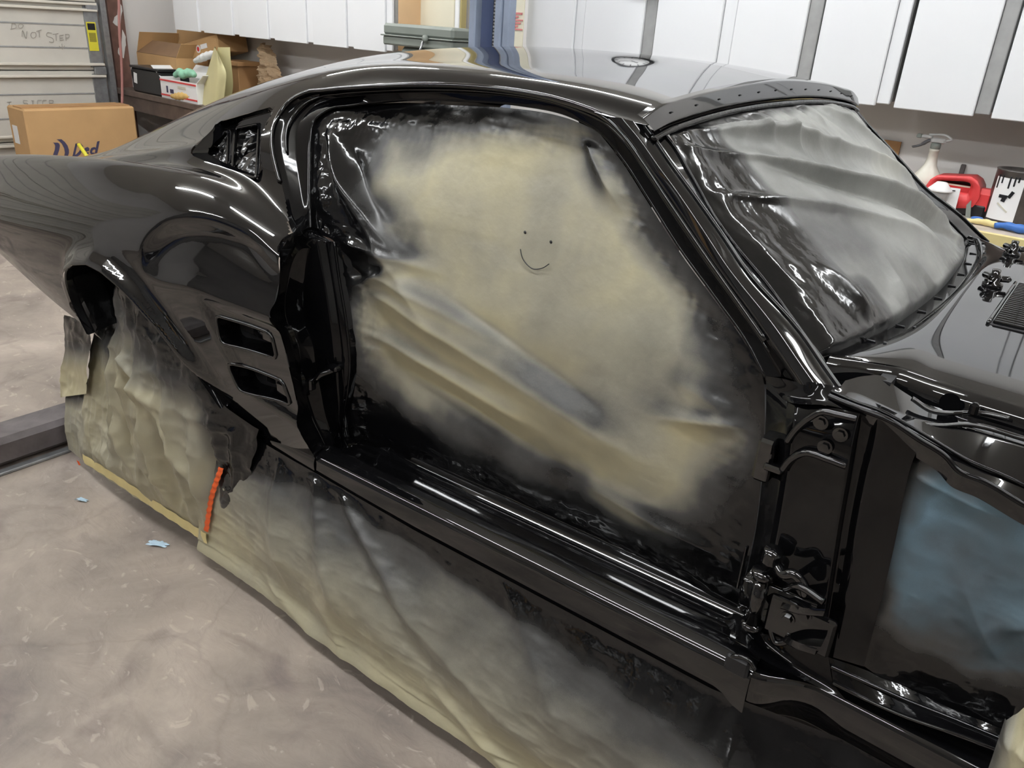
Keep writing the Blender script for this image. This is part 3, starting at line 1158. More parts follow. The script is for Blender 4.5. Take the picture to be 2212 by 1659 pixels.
for k in range(9):
    y = .30+k*.125
    x = float(np.interp(y, [b[0] for b in BX], [b[1] for b in BX]))
    MB().box((x+.038, y, 1.0395), (.006, .005, .004), bev=.001).build('trim_clip', M['black'], car, off=CAR0)
    MB().box((x+.010, y+.03, 1.0275), (.016, .004, .003), bev=.001).build('trim_clip', M['black'], car, off=CAR0)

# foot of the windscreen post, running into the hinge post and the apron
fa = C3((1652, 812, .127), (1690, 818, .108), (1715, 824, .100), (1760, 826, .092), (1812, 836, .108))
fb_ = C3((1655, 826, .125), (1690, 845, .105), (1715, 856, .092), (1770, 850, .085), (1815, 852, .09))
fc = C3((1656, 840, .122), (1690, 862, .10), (1718, 872, .075), (1790, 876, .070), (1866, 896, .064))
part('post_foot', loft([fa, fb_, fc], 40, 16), M['jamb'])
rod('header_tape', curve(lo, 60)+np.array([.001, 0, -.010]), .006, M['lumpy'])
bp0 = C3((600, 545, -.035), (612, 527, -.015), (632, 515, .0), (650, 512, .03), (672, 502, .075), (690, 505, .10))
bp1 = C3((606, 560, -.03), (622, 545, -.005), (640, 530, .015), (658, 526, .05), (690, 524, .08), (728, 528, .105))
part('belt_cap', loft([[p+np.array([0, .0, .012]) for p in bp0], bp0, bp1, [p+np.array([0, 0.01, -.012]) for p in bp1]], 40, 14), M['jamb'])

# ------------------------------------------------------------------ hinge post and kick panel
h0 = C3((1655, 822, .125), (1655, 880, .12), (1652, 950, .12), (1645, 1050, .12), (1632, 1150, .12), (1612, 1240, .125), (1594, 1310, .14))
h1 = C3((1702, 860, .10), (1700, 900, .075), (1690, 1000, .07), (1675, 1100, .068), (1658, 1200, .066), (1640, 1290, .066), (1628, 1350, .07))
h1b = C3((1720, 862, .09), (1716, 905, .062), (1706, 1000, .058), (1690, 1100, .056), (1672, 1200, .054), (1655, 1290, .054), (1640, 1360, .055))
h2 = C3((1856, 893, .064), (1846, 940, .055), (1832, 1020, .05), (1814, 1120, .048), (1798, 1220, .046), (1782, 1320, .044), (1765, 1410, .044))
h2b = C3((1862, 895, .07), (1853, 940, .075), (1840, 1020, .072), (1822, 1120, .07), (1806, 1220, .068), (1790, 1320, .066), (1772, 1412, .064))
h3 = C3((1888, 902, .07), (1880, 945, .075), (1862, 1020, .072), (1842, 1120, .07), (1826, 1220, .068), (1808, 1320, .066), (1790, 1416, .064))
h4 = C3((1896, 903, .064), (1890, 945, .064), (1872, 1020, .062), (1852, 1120, .06), (1836, 1220, .058), (1820, 1320, .056), (1800, 1420, .056))
h5 = C3((1990, 955, .070), (1970, 1000, .068), (1955, 1060, .067), (1940, 1140, .066), (1920, 1230, .065), (1895, 1330, .064), (1866, 1440, .062))
hp = [curve(c, 70) for c in (h0, h1, h1b, h2, h2b, h3, h4, h5)]
part('hinge_post', fillet(np.array(hp), .004), M['jamb'])
# recess above the upper hinge: arched rib with three bolts
rod('hinge_rib', C3((1700, 955, .056), (1722, 925, .05), (1750, 902, .047), (1775, 890, .046), (1810, 896, .046), (1850, 905, .048)), .005)
rod('hinge_rib', C3((1690, 1015, .056), (1712, 990, .05), (1740, 978, .047), (1790, 992, .046), (1828, 1006, .047)), .006)
for u, v in ((1774, 912), (1816, 938), (1783, 965)):
    c = onY(u, v, .05)
    MB().cyl(c, c+(0, -.003, 0), .011, n=16).cyl(c+(0, -.003, 0), c+(0, -.007, 0), .007, n=6).build('hinge_bolt', M['paint'], car, off=CAR0)
# upper check strap and lower hinge
MB().box(onY(1660, 985, .09), (.028, .05, .075), bev=.005).box(onY(1672, 1010, .07), (.03, .02, .012), bev=.003).build('hinge_bracket', M['paint'], car, off=CAR0)
mb = MB()
a = onY(1640, 1280, .03)
mb.cyl(a+(0, 0, -.06), a+(0, 0, .03), .013, n=14)
mb.box(a+(.045, .012, -.02), (.09, .008, .075), bev=.003)
mb.box(a+(-.015, .02, -.01), (.03, .05, .055), bev=.004)
mb.cyl(a+(0, 0, .03), a+(0, 0, .042), .018, n=14)
mb.cyl(a+(0, 0, -.072), a+(0, 0, -.06), .018, n=14)
mb.build('lower_hinge', M['paint'], car, True, off=CAR0)
MB().box(onY(1727, 1350, .03), (.105, .012, .07), bev=.004).build('hinge_plate', M['paint'], car, off=CAR0)
for u, v in ((1702, 1335), (1738, 1328)):
    c = onY(u, v, .026)
    MB().cyl(c, c+(0, -.004, 0), .012, n=16).cyl(c+(0, -.004, 0), c+(0, -.009, 0), .008, n=6).build('hinge_bolt', M['paint'], car, off=CAR0)
hk = curve(C3((1680, 1225, .02), (1690, 1240, .01), (1715, 1240, .008), (1735, 1262, .01), (1738, 1285, .015), (1722, 1262, .02)), 30)
MB().tube(hk, .008, 8).build('check_spring', M['paint'], car, True, off=CAR0)
MB().tube(curve(C3((1664, 1215, .03), (1668, 1200, .03), (1672, 1190, .028)), 12), .015, 10).build('check_roller', M['paint'], car, True, off=CAR0)
rod('check_arm', C3((1695, 1272, .02), (1730, 1268, .0), (1780, 1300, -.01)), .006)
for k, (pts) in enumerate((((1690, 1300, .025), (1730, 1312, .004), (1783, 1316, -.004)), ((1690, 1368, .03), (1725, 1388, .004), (1765, 1400, -.002)))):
    c = curve(C3(*pts), 16)
    G = np.array([c, c+(0, -.004, -.012), c+(0, .02, -.02)])
    part('hinge_leaf', fillet(G, .004))
loop = curve(C3((1668, 1330, .03), (1665, 1360, .028), (1675, 1388, .026), (1700, 1384, .026), (1705, 1365, .028)), 24)
MB().tube(loop, .005, 8).build('hinge_hook', M['paint'], car, True, off=CAR0)
MB().box(onY(1604, 1225, .10), (.004, .012, .085), bev=.001).build('hinge_shim', M['paint'], car, off=CAR0)
# lower hinge-post foot and toe board
foot = [rowX([(.05, .70)], -.32, -.12, 20)[0]]
f0 = C3((1628, 1352, .07), (1680, 1375, .055), (1740, 1400, .05), (1790, 1420, .058))
f1 = C3((1590, 1325, .07), (1650, 1395, .045), (1720, 1435, .042), (1800, 1475, .056))
f2 = C3((1560, 1338, .05), (1640, 1420, .01), (1730, 1465, .03), (1830, 1515, .055))
part('hinge_post_foot', loft([f0, f1, f2], 30, 12), M['jamb'])
tb0 = C3((1790, 1420, .06), (1850, 1440, .08), (1950, 1480, .10), (2050, 1520, .12), (2170, 1575, .12))
tb1 = C3((1795, 1440, .06), (1850, 1465, .07), (1950, 1510, .085), (2050, 1550, .10), (2170, 1600, .11))
tb2 = C3((1800, 1475, .056), (1850, 1500, .058), (1950, 1545, .06), (2050, 1580, .065), (2170, 1625, .07))
part('toe_board', fillet(np.array([curve(c, 50) for c in (tb0, tb1, tb2)]), .004), M['lumpy'])
rod('toe_board_seam', curve(tb1, 40)+(0, -.002, .002), .0035)
rod('toe_board_seam', curve(tb2, 40)+(0, -.003, .002), .0032)
fp = C3((1868, 1442, .062), (1940, 1490, .075), (2040, 1535, .09), (2160, 1585, .11))

# front structure ahead of the frame: inner fenders, strut towers and radiator support
for s_ in (0, 1):
    yy_ = .10 if s_ == 0 else 2*YC-.10
    sg = 1 if s_ == 0 else -1
    r_ = [np.stack([np.linspace(.30, 1.55, 40), np.full(40, yy_+sg*dy), np.full(40, z)-.10*np.linspace(0, 1, 40)], 1) for dy, z in ((-.03, .93), (-.03, .95), (.02, .955), (.05, .93), (.06, .60), (.10, .50))]
    part('inner_fender', fillet(np.array(r_), .006))
    MB().lathe([(.16, .55), (.15, .80), (.12, .90), (.07, .92)], 24, (.85, yy_+sg*.12, 0)).build('strut_tower', M['paint'], car, True, off=CAR0)
    MB().box((.92, yy_+sg*.28, .47), (1.35, .09, .12), bev=.01).build('frame_rail', M['paint'], car, off=CAR0)
MB().box((1.54, YC, .66), (.03, 2*YC-.24, .42), bev=.01).build('radiator_support', M['paint'], car, off=CAR0)

# a plain far side and floor pan close the body
fs = rowX([(2*YC-.0, .42), (2*YC+.004, .52), (2*YC-.17, .53), (2*YC-.18, .42)], -1.6, .3, 20)
part('rocker_sill', fillet(np.array(fs), .004))
MB().box((-1.4, YC, .44), (2.6, 2*YC-.30, .02)).build('floor_pan', M['dark'], car, off=CAR0)
MB().box((-.20, YC, .74), (.02, 2*YC-.36, .56)).build('firewall', M['dark'], car, off=CAR0)
mb = MB()
for x, y in ((-2.5, .3), (-2.5, 1.26), (.9, .38), (.9, 1.18)):
    mb = MB().box((x, y, .205), (.16, .16, .41), bev=.01)
    mb.build('body_stand', M['rust'], car, off=CAR0)
# ------------------------------------------------------------------ masking papers


def sheet(name, G, disp, spray, mat, label, nrm=None, parent=None, off=None, seed=0, cat='masking paper', edge=.0):
    """G (rows, cols, 3); disp and spray are arrays of the same grid"""
    Nn = grid_normals(G) if nrm is None else np.broadcast_to(np.asarray(nrm, float), G.shape)
    P = G+Nn*disp[..., None]
    org = P.reshape(-1, 3).mean(0)*np.array([1, 1, 0]) if off is None else off
    mb = MB().grid(P)
    o = mb.build(name, mat, parent, True, off=org)
    if parent is None:
        o.location = org
        tag(o, label, cat)
    set_attr(o.data, 'spray', spray)
    return o


def ridges(x, z, folds):
    """folds: (x0, z0, x1, z1, amp, width, fade) - a crease from the first point, fading towards the second"""
    o = np.zeros(x.shape)
    for (x0, z0, x1, z1, amp, wd, fade) in folds:
        e = np.array([x1-x0, z1-z0])
        L = np.linalg.norm(e)
        e = e/L
        s = ((x-x0)*e[0]+(z-z0)*e[1])/L
        d = (x-x0)*-e[1]+(z-z0)*e[0]
        w = wd*(.35+.65*np.clip(s, 0, 1))
        prof = np.exp(-np.abs(d/w)**1.35)
        env = sstep(-.12, .30, s)*(1-sstep(fade*.75, 1.05, s))
        o += amp*prof*env
    return o


def folds_px(L, Y):
    out = []
    for (u0, v0, u1, v1, amp, w, fade) in L:
        a, b = onY(u0, v0, Y), onY(u1, v1, Y)
        out.append((a[0], a[2], b[0], b[2], amp, w, fade))
    return out


def poly_px(L, Y):
    return [tuple(onY(u, v, Y)[[0, 2]]) for u, v in L]


# --- door opening
top = C3((676, 258, .195), (720, 240, .215), (802, 226, .235), (885, 222, .24), (948, 226, .24), (1075, 231, .24), (1233, 258, .235), (1290, 282, .228))
left = C3((676, 258, .195), (669, 300, .18), (667, 360, .15), (668, 430, .115), (680, 500, .10), (722, 522, .108), (732, 599, .105), (748, 699, .10), (756, 782, .10), (751, 848, .105), (741, 914, .115), (748, 958, .13), (772, 990, .155))
bottom = C3((772, 990, .155), (850, 980, .172), (894, 998, .172), (980, 1030, .172), (1081, 1076, .172), (1163, 1115, .172), (1246, 1153, .172), (1300, 1178, .172), (1449, 1252, .172), (1502, 1281, .172), (1548, 1305, .17), (1592, 1313, .16))
right = C3((1290, 282, .228), (1340, 345, .215), (1395, 430, .203), (1465, 540, .187), (1545, 650, .167), (1606, 735, .15), (1648, 815, .135), (1652, 880, .13), (1650, 950, .13), (1643, 1050, .13), (1630, 1150, .13), (1610, 1240, .135), (1592, 1313, .16))
G = coons(top, bottom, left, right, 260, 220)
x, z = G[..., 0], G[..., 2]
clean = poly_px([(850, 345), (960, 318), (1080, 322), (1180, 345), (1250, 395), (1330, 470), (1420, 560), (1490, 660), (1530, 760), (1555, 880), (1550, 980), (1500, 1060), (1440, 1085),
                 (1330, 1050), (1230, 1005), (1120, 950), (1010, 895), (920, 850), (865, 790), (850, 700), (880, 610), (935, 545), (880, 450), (830, 400)], .17)
sd, _, _ = poly_sd(x, z, clean)
wob = fbm(x*7, z*7, 4, 3)
spray = sstep(-.105, .15, sd+.06*wob)
# a dusting over the middle, a streak under the fold
spray = np.maximum(spray, .25+.30*fbm(x*3.1+5, z*3.1, 4, 11))
sd1, _, _ = poly_sd(x, z, poly_px([(1090, 560), (1300, 640), (1470, 770), (1500, 860), (1300, 760), (1120, 680)], .17))
spray = np.maximum(spray, .30*sstep(.06, -.03, sd1))
uu = np.linspace(0, 1, G.shape[1])[None, :]
vv = np.linspace(0, 1, G.shape[0])[:, None]
inner = np.minimum(np.minimum(uu, 1-uu), np.minimum(vv, 1-vv))
env = sstep(0, .07, inner)
F = folds_px([(700, 280, 1000, 760, .016, .035, .6), (695, 285, 900, 560, .012, .018, .9), (745, 500, 1010, 600, .016, .028, .5), (760, 540, 1240, 800, .013, .045, .7),
              (790, 590, 1500, 1040, .022, .075, .9), (820, 700, 1250, 960, .014, .05, .8), (800, 610, 900, 570, .01, .02, .9), (1640, 910, 1380, 880, .012, .03, .5),
              (1560, 1180, 1200, 1000, .012, .035, .8), (1230, 310, 1330, 470, .012, .022, .7), (1600, 880, 1450, 800, .008, .04, .8), (1000, 640, 1350, 900, -.012, .05, .95),
              (760, 330, 860, 500, -.012, .035, .9), (900, 790, 1420, 1130, -.012, .05, .9), (720, 440, 850, 640, -.014, .03, .9)], .17)
disp = 1.45*ridges(x, z, F)
disp += .024*fbm(x*2.6, z*2.6, 2, 21)
edgy = sstep(.13, .0, inner)
disp += (.006*crumple(x*16, z*16, 31)*edgy+.0045*crumple(x*34, z*34, 33)*edgy+.0028*crumple(x*10, z*10, 5)*.6+.006*crumple(x*9, z*30, 8)*edgy)
disp *= env
disp += .03*np.sin(np.pi*uu)*np.sin(np.pi*vv)*0
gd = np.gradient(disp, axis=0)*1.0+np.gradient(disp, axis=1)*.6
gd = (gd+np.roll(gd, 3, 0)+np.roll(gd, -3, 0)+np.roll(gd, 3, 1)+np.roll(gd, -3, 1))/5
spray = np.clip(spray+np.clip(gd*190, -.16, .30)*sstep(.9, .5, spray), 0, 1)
sheet('door_masking_paper', G, disp, spray, M['paper'], 'tan masking paper with black sprayed edges filling the door opening', nrm=(0.0, -1.0, .1))
# the drawn smile and eyes
def mark(name, pts, r, Y=.14):
    pass


# --- windscreen
wt = [p+np.array([-.004, 0, -.014]) for p in curve(lo, 40)[2:-2]]
wl = [p+np.array([0, .022, -.006]) for p in curve(Wl, 30)]
wb = curve([(x_-.004, y_, 1.024) for y_, x_ in BX[1:-1]], 60)
wl = [np.array(wt[0])]+wl[3:-2]+[wb[0]]
wr = [np.array([p[0], 2*YC-p[1], p[2]]) for p in wl]
G = coons(wt, wb, wl, wr, 240, 150)
uu = np.linspace(0, 1, G.shape[1])[None, :]
vv = np.linspace(0, 1, G.shape[0])[:, None]
nw = np.array([.64, 0, .77])
G = G+nw*(.045*np.sin(np.pi*uu)**.7*np.sin(np.pi*vv))[..., None]
a_, b_ = G[..., 1], G[..., 2]
inner = np.minimum(np.minimum(uu, 1-uu)*1.6, np.minimum(vv, 1-vv))
spray = .36+.34*fbm(a_*2.2+1, b_*6, 4, 41)
spray = np.maximum(spray, sstep(.17, .06, uu+.05*(fbm(a_*6, b_*6, 3, 44))-.04*np.sin(vv*3)))
spray = np.maximum(spray, sstep(.14, .0, vv+.05*fbm(a_*9, b_*9, 3, 45))*.75)
spray = np.maximum(spray, sstep(.84, 1.0, vv+.1*fbm(a_*6, b_*8, 3, 46))*.62)
spray = np.maximum(spray, sstep(.34, .12, uu+.1*fbm(a_*8, b_*8, 3, 47))*sstep(.66, .86, vv)*.95)
spray = np.maximum(spray, .55*sstep(.12, .0, 1-uu))
F = []
def wf(u0, v0, u1, v1, amp, w, fade):
    F.append((u0, v0, u1, v1, amp, w, fade))
wf(.03, .10, .95, .90, .034, .045, .9)
wf(.06, .02, .98, .62, .030, .05, .9)
wf(.03, .30, .62, .86, .018, .04, .9)
wf(.62, .0, .95, .55, .022, .04, .8)
wf(.10, .16, .92, .98, -.030, .05, .9)
wf(.12, .04, .40, .22, .020, .02, .8)
for k in range(11):
    wf(.22+k*.065, .0, .27+k*.065, .26+.1*math.sin(k*2.3), .009+.005*math.sin(k*1.7), .014, .8)
wf(.3, .0, .42, .35, .012, .03, .6)
wf(.45, .0, .52, .3, .012, .03, .6)
wf(.15, .95, .10, .62, .018, .05, .6)
wf(.28, .98, .30, .62, .014, .04, .6)
wf(.45, 1., .35, .7, .010, .05, .6)
wf(.95, .98, .72, .75, .014, .05, .7)
disp = ridges(np.broadcast_to(uu, a_.shape), np.broadcast_to(vv, a_.shape), F)
edgy = sstep(.16, .0, inner)
disp += .02*fbm(a_*2.4, b_*3, 2, 51)+.004*crumple(a_*9, b_*10, 52)+.008*crumple(a_*14, b_*6, 53)*edgy+.004*crumple(a_*30, b_*24, 54)*edgy
disp *= sstep(0, .05, inner)
sheet('windscreen_masking_paper', G, disp, spray, M['paper_grey'], 'grey misted masking paper stretched over the windscreen opening', nrm=nw)

# --- quarter window: recess, louvre plate and two crinkled panes
QP = lip('window', QWIN, .003)
o_ = np.array([0, 0, 0])
ring = np.concatenate([QP, QP[:1]])
cq = QP.mean(0)
slant = np.clip((-1.57-ring[:, 0])/.33, 0, 1)[:, None]
back = ring+np.array([0, 1.0, 0])*(.004+.036*slant+.014*np.clip((ring[:, 2:3]-1.13)/.13, 0, 1))+(cq-ring)*.05*(.2+slant)
MB().grid(fillet(np.array([ring+(0, .001, 0), ring+(0, .006, 0)+(cq-ring)*.01, back]), .003)).build('quarter_window_recess', M['paint'], car, True, off=CAR0)
# plate with two openings
pl_n = np.cross(back[20]-back[0], back[40]-back[0])
wins = [[xz(437, 297, .115), xz(492, 283, .125), xz(484, 366, .09), xz(428, 352, .085)],
        [xz(507, 276, .13), xz(556, 266, .14), xz(553, 388, .09), xz(495, 372, .085)]]
qx0, qx1, qz0, qz1 = back[:, 0].min(), back[:, 0].max(), back[:, 2].min(), back[:, 2].max()
gx, gz = np.meshgrid(np.linspace(qx0-.01, qx1+.01, 90), np.linspace(qz0-.01, qz1+.01, 60))
Acf = np.c_[back[:, 0], back[:, 2], np.ones(len(back))]
co, *_ = np.linalg.lstsq(Acf, back[:, 1], rcond=None)
Gp = np.stack([gx, co[0]*gx+co[1]*gz+co[2]+.006, gz], 2)
def on_plate(u, v):
    d = ray(u, v)
    t_ = (co[0]*CAM[0]+co[1]*CAM[2]+co[2]-CAM[1])/(d[1]-co[0]*d[0]-co[1]*d[2])
    p = CAM+d*t_
    return (p[0], p[2])
wins = [[on_plate(437, 296), on_plate(490, 284), on_plate(486, 366), on_plate(430, 351)],
        [on_plate(506, 278), on_plate(556, 268), on_plate(549, 386), on_plate(497, 370)]]
wr_ = [rrect(w, .012) for w in wins]
Hc, kp = cut(Gp, wr_)
outp = [tuple(p) for p in (back[:-1][:, [0, 2]])]
sdp, _, _ = poly_sd(Gp[..., 0], Gp[..., 2], outp)
sdq = (sdp[:-1, :-1] < .001)
kp &= sdq
skin_mesh('quarter_window_plate', Hc, kp, np.broadcast_to(np.array([0, -1.0, 0]), Hc.shape), M['paint'], car)
for k, w in enumerate(wr_):
    pl = np.array(w)
    PP = np.stack([pl[:, 0], co[0]*pl[:, 0]+co[1]*pl[:, 1]+co[2]+.005, pl[:, 1]], 1)
    MB().tube(PP, .0035, 8, True).build('quarter_window_lip', M['paint'], car, True, off=CAR0)
    x0, x1, z0, z1 = pl[:, 0].min()-.012, pl[:, 0].max()+.012, pl[:, 1].min()-.012, pl[:, 1].max()+.012
    gx, gz = np.meshgrid(np.linspace(x0, x1, 70), np.linspace(z0, z1, 70))
    Gq = np.stack([gx, co[0]*gx+co[1]*gz+co[2]+.024, gz], 2)
    t = (gx-x0)/(x1-x0)
    dq = .0085*np.sin((gz*82+12*fbm(gx*20, gz*20, 2, 61+k)+gx*18))*sstep(0, .2, np.minimum(t, 1-t)+.1)+.003*crumple(gx*28, gz*46, 63+k)
    lab = ['black glossy crinkled masking film in the rearward pane of the quarter window', 'black glossy crinkled masking film in the forward pane of the quarter window'][k]
    sheet('quarter_window_film', Gq, dq, np.full(gx.shape, .92)-.12*np.abs(fbm(gx*30, gz*30, 2, 66)), M['paper_grey'], lab, nrm=(0, -1, .2), cat='masking film')

# --- skirt along the sill
xs = np.linspace(-1.80, .34, 300)
vs_ = np.linspace(0, 1, 150)
XX, VV = np.meshgrid(xs, vs_)
topz = np.interp(xs, [-1.7, -1.4, -1.0, -.3, .0, .62], [.50, .482, .468, .472, .46, .46])
topy = np.interp(xs, [-1.7, -1.3, -.3, -.1, .62], [-.016, -.0085, -.0065, .042, .046])
boty = np.interp(xs, [-1.7, -1.2, -.6, 0, .62], [-.040, -.066, -.056, -.085, -.12])
s = VV
Ysk = topy*(1-s)+boty*s-.045*np.sin(np.pi*s)**2*np.interp(xs, [-1.7, -1., .6], [.4, 1, .7])-.012*sstep(.88, 1, s)
Zsk = topz*(1-s)+.048*s
G = np.stack([XX, Ysk, Zsk], 2)
reach = np.interp(XX, [-1.66, -1.45, -1.2, -.8, -.4, -.1, .2], [.62, .42, .20, .26, .42, .75, 1.3])
spray = sstep(1.0, .12, (s+.07*fbm(XX*4, Zsk*6, 4, 71))/reach)
mist = .74*np.clip(1-(s+.16*fbm(XX*3, Zsk*4, 4, 72))/np.interp(XX, [-1.7, -1., -.2, .2], [.85, .80, .98, 1.3]), 0, 1)**.8
spray = np.maximum(spray, mist)
spray = np.maximum(spray, .16+.22*fbm(XX*2.2, Zsk*3, 4, 73))
F = [(-1.33, .50, -1.12, .10, .022, .05, .8), (-1.45, .48, -1.38, .08, .02, .05, .8), (-1.25, .48, -.85, .22, .018, .035, .7), (-.55, .02, -.95, .16, .02, .04, .8), (-1.15, .02, -1.28, .22, .016, .05, .7),
     (-.1, .05, -.55, .14, .018, .04, .8), (-1.0, .30, -.4, .10, .010, .05, .9), (-1.2, .40, -.7, .06, -.016, .07, .9), (-.75, .46, -.45, .20, .012, .05, .8), (-.25, .44, -.2, .2, .02, .04, .8), (-1.5, .1, -1.2, .02, .015, .04, .9)]
disp = ridges(XX, Zsk, F)+.022*fbm(XX*2.2, Zsk*2.6, 2, 74)*sstep(0, .25, s)+.006*crumple(XX*8, Zsk*8, 75)*sstep(0, .2, s)+.003*crumple(XX*22, Zsk*22, 77)*sstep(0, .1, s)+.008*crumple(XX*7, Zsk*2.5, 76)*sstep(.25, 0, np.abs(s-.05))*np.interp(XX, [-1.6, -1.1, -.6], [1, .5, .1])
disp *= sstep(0, .05, s)
disp = np.where(s > .93, disp*.6, disp)
sheet('skirt_masking_paper', G, disp, spray, M['paper'], 'long tan masking paper skirt hanging from the sill to the floor', nrm=(0, -1, 0))

# --- rear wheel arch drape
xs = np.linspace(-2.62, -1.50, 220)
vs_ = np.linspace(0, 1, 200)
XX, VV = np.meshgrid(xs, vs_)
axz = np.array(sorted([(p[0], p[1]) for p in ARCH if p[1] > .52]))
topz = np.interp(xs, [-2.62, -2.49, -2.42, -2.2]+list(axz[:, 0][1:])+[-1.50], [.30, .33, .58, .64]+list(axz[:, 1][1:]+.005)+[.535])
topz = np.convolve(np.pad(topz, 4, 'edge'), np.ones(9)/9, 'valid')
topy = np.interp(xs, [-2.62, -2.25, -2.16, -2.08, -1.98, -1.85, -1.6, -1.5], [.03, .06, .05, -.02, -.075, -.078, -.06, -.03])
boty = np.interp(xs, [-2.62, -2.3, -1.9, -1.5], [-.025, -.03, -.022, -.012])
s = VV
G = np.stack([XX-(XX+2.62)/1.12*.15*s, topy*(1-s)+boty*s-.02*np.sin(np.pi*s), topz*(1-s)+.045*s], 2)
Zs = G[..., 2]
spray = sstep(.50, .02, s+.12*fbm(XX*5, Zs*5, 4, 81))*.92
spray = np.maximum(spray, .22+.25*fbm(XX*3, Zs*3, 4, 83))
spray = np.maximum(spray, sstep(-1.72, -1.56, XX+.05*fbm(XX*6, Zs*6, 3, 84))*sstep(.12, .34, Zs)*.97)
F = [(-2.08, .66, -2.06, .10, .035, .03, .85), (-1.98, .60, -1.99, .16, .03, .025, .8), (-1.90, .66, -1.84, .08, .034, .03, .8), (-2.14, .60, -2.2, .12, .028, .03, .8), (-1.78, .58, -1.70, .10, .03, .03, .8),
     (-1.85, .50, -1.62, .22, .025, .03, .8), (-1.70, .50, -1.62, .05, .022, .03, .8), (-2.03, .62, -1.75, .45, .02, .03, .9), (-1.98, .56, -1.9, .4, -.03, .03, .8), (-2.12, .45, -1.95, .05, .02, .035, .9), (-2.3, .22, -2.1, .03, .02, .04, .9),
     (-1.66, .55, -1.60, .05, -.02, .03, .9)]
disp = ridges(XX, Zs, F)+.02*fbm(XX*4, Zs*3, 2, 86)+.024*crumple(XX*10, Zs*3.0, 87)*sstep(0, .15, s)+.010*crumple(XX*13, Zs*11, 88)
disp *= sstep(0, .06, s)*(1-.75*sstep(.85, 1, s))*(1-.5*sstep(-2.35, -2.6, XX))
sheet('wheel_arch_masking_paper', G, disp, spray, M['paper'], 'crumpled tan masking paper draped over the rear wheel arch', nrm=(-.25, -1, 0))
# loose flap behind the arch
xs = np.linspace(-2.30, -2.12, 30)
XX, VV = np.meshgrid(xs, np.linspace(0, 1, 40))
tl, tr_, bl_, br_ = onY(146, 680, .02), onY(196, 700, .0), onY(132, 858, .0), onY(190, 850, -.03)
UU = (XX-XX.min())/(XX.max()-XX.min())
G = ((1-UU)*(1-VV))[..., None]*tl+(UU*(1-VV))[..., None]*tr_+((1-UU)*VV)[..., None]*bl_+(UU*VV)[..., None]*br_
sheet('arch_paper_flap', G, .012*crumple(XX*12, G[..., 2]*10, 91), sstep(.75, .1, VV), M['paper'], 'short tan masking paper flap hanging behind the rear wheel arch', nrm=(-.6, -1, 0))

# --- blue film over the front apron opening
fl = C3((1962, 985, .085), (1950, 1060, .083), (1935, 1140, .082), (1915, 1230, .08), (1890, 1330, .08), (1862, 1436, .08))
frr = C3((2420, 1180, .10), (2420, 1280, .10), (2420, 1380, .10), (2420, 1480, .10), (2420, 1620, .10), (2420, 1720, .10))
ft = C3((1962, 985, .085), (2000, 972, .078), (2070, 1030, .078), (2130, 1052, .078), (2212, 1100, .078), (2300, 1150, .08), (2420, 1180, .10))
fb = C3((1862, 1436, .08), (1950, 1495, .10), (2050, 1540, .115), (2180, 1590, .12), (2300, 1650, .12), (2420, 1720, .10))
G = coons(ft, fb, fl, frr, 140, 140)
x, z = G[..., 0], G[..., 2]
uu = np.linspace(0, 1, 140)[None, :]
vv = np.linspace(0, 1, 140)[:, None]
cl = poly_px([(2010, 1080), (2080, 1060), (2212, 1130), (2330, 1200), (2330, 1480), (2212, 1440), (2110, 1420), (2030, 1370), (1990, 1300), (2000, 1180)], .09)
sd, _, _ = poly_sd(x, z, cl)
spray = sstep(-.05, .085, sd+.05*fbm(x*9, z*9, 4, 95))
spray = np.maximum(spray, .26+.62*fbm(x*5, z*5, 4, 97))
env = sstep(0, .08, np.minimum(np.minimum(uu, 1-uu), np.minimum(vv, 1-vv)))
F = folds_px([(2330, 1330, 2130, 1370, .014, .03, .7), (2150, 1440, 2060, 1200, .010, .03, .8), (1960, 1010, 2200, 1120, .01, .02, .8)], .09)
disp = (ridges(x, z, F)+.016*fbm(x*5, z*5, 2, 98)+.003*crumple(x*14, z*14, 99))*env
sheet('apron_masking_film', G, disp, spray, M['paper_blue'], 'pale blue masking film with black overspray behind the hinge post', nrm=(0, -1, 0), cat='masking film')
# crumpled tan end of paper at the front corner
xs = np.linspace(.06, .40, 40)
XX, VV = np.meshgrid(xs, np.linspace(0, 1, 60))
tl, tr_, bl_, br_ = onY(2172, 1548, .0), onY(2330, 1470, .0), onY(2125, 1690, -.04), onY(2330, 1760, -.04)
UU = (XX-.06)/.34
G = ((1-UU)*(1-VV))[..., None]*tl+(UU*(1-VV))[..., None]*tr_+((1-UU)*VV)[..., None]*bl_+(UU*VV)[..., None]*br_
sheet('front_paper_end', G, .02*crumple(XX*9, G[..., 2]*7, 101), .10+.5*sstep(.10, .0, (XX-.06)), M['paper'], 'crumpled tan paper end at the front of the sill', nrm=(0, -1, 0))


# --- tape strips and the drawn face
def ribbon(name, pts, w, mat, label, cat, up=(0, 0, 1), dy=-.004):
    P = curve(pts, 40)+np.array([0, dy, 0])
    U = np.asarray(up, float)
    j = .0015*np.sin(np.arange(40)*1.7)[:, None]*np.array([0, -1, 0])
    G = np.array([P-U*w/2+j, P+np.array([0, -.0015, 0])+j, P+U*w/2+j])
    org = P.mean(0)
    o = MB().grid(G).build(name, mat, None, True, off=org)
    o.location = org
    return tag(o, label, cat)


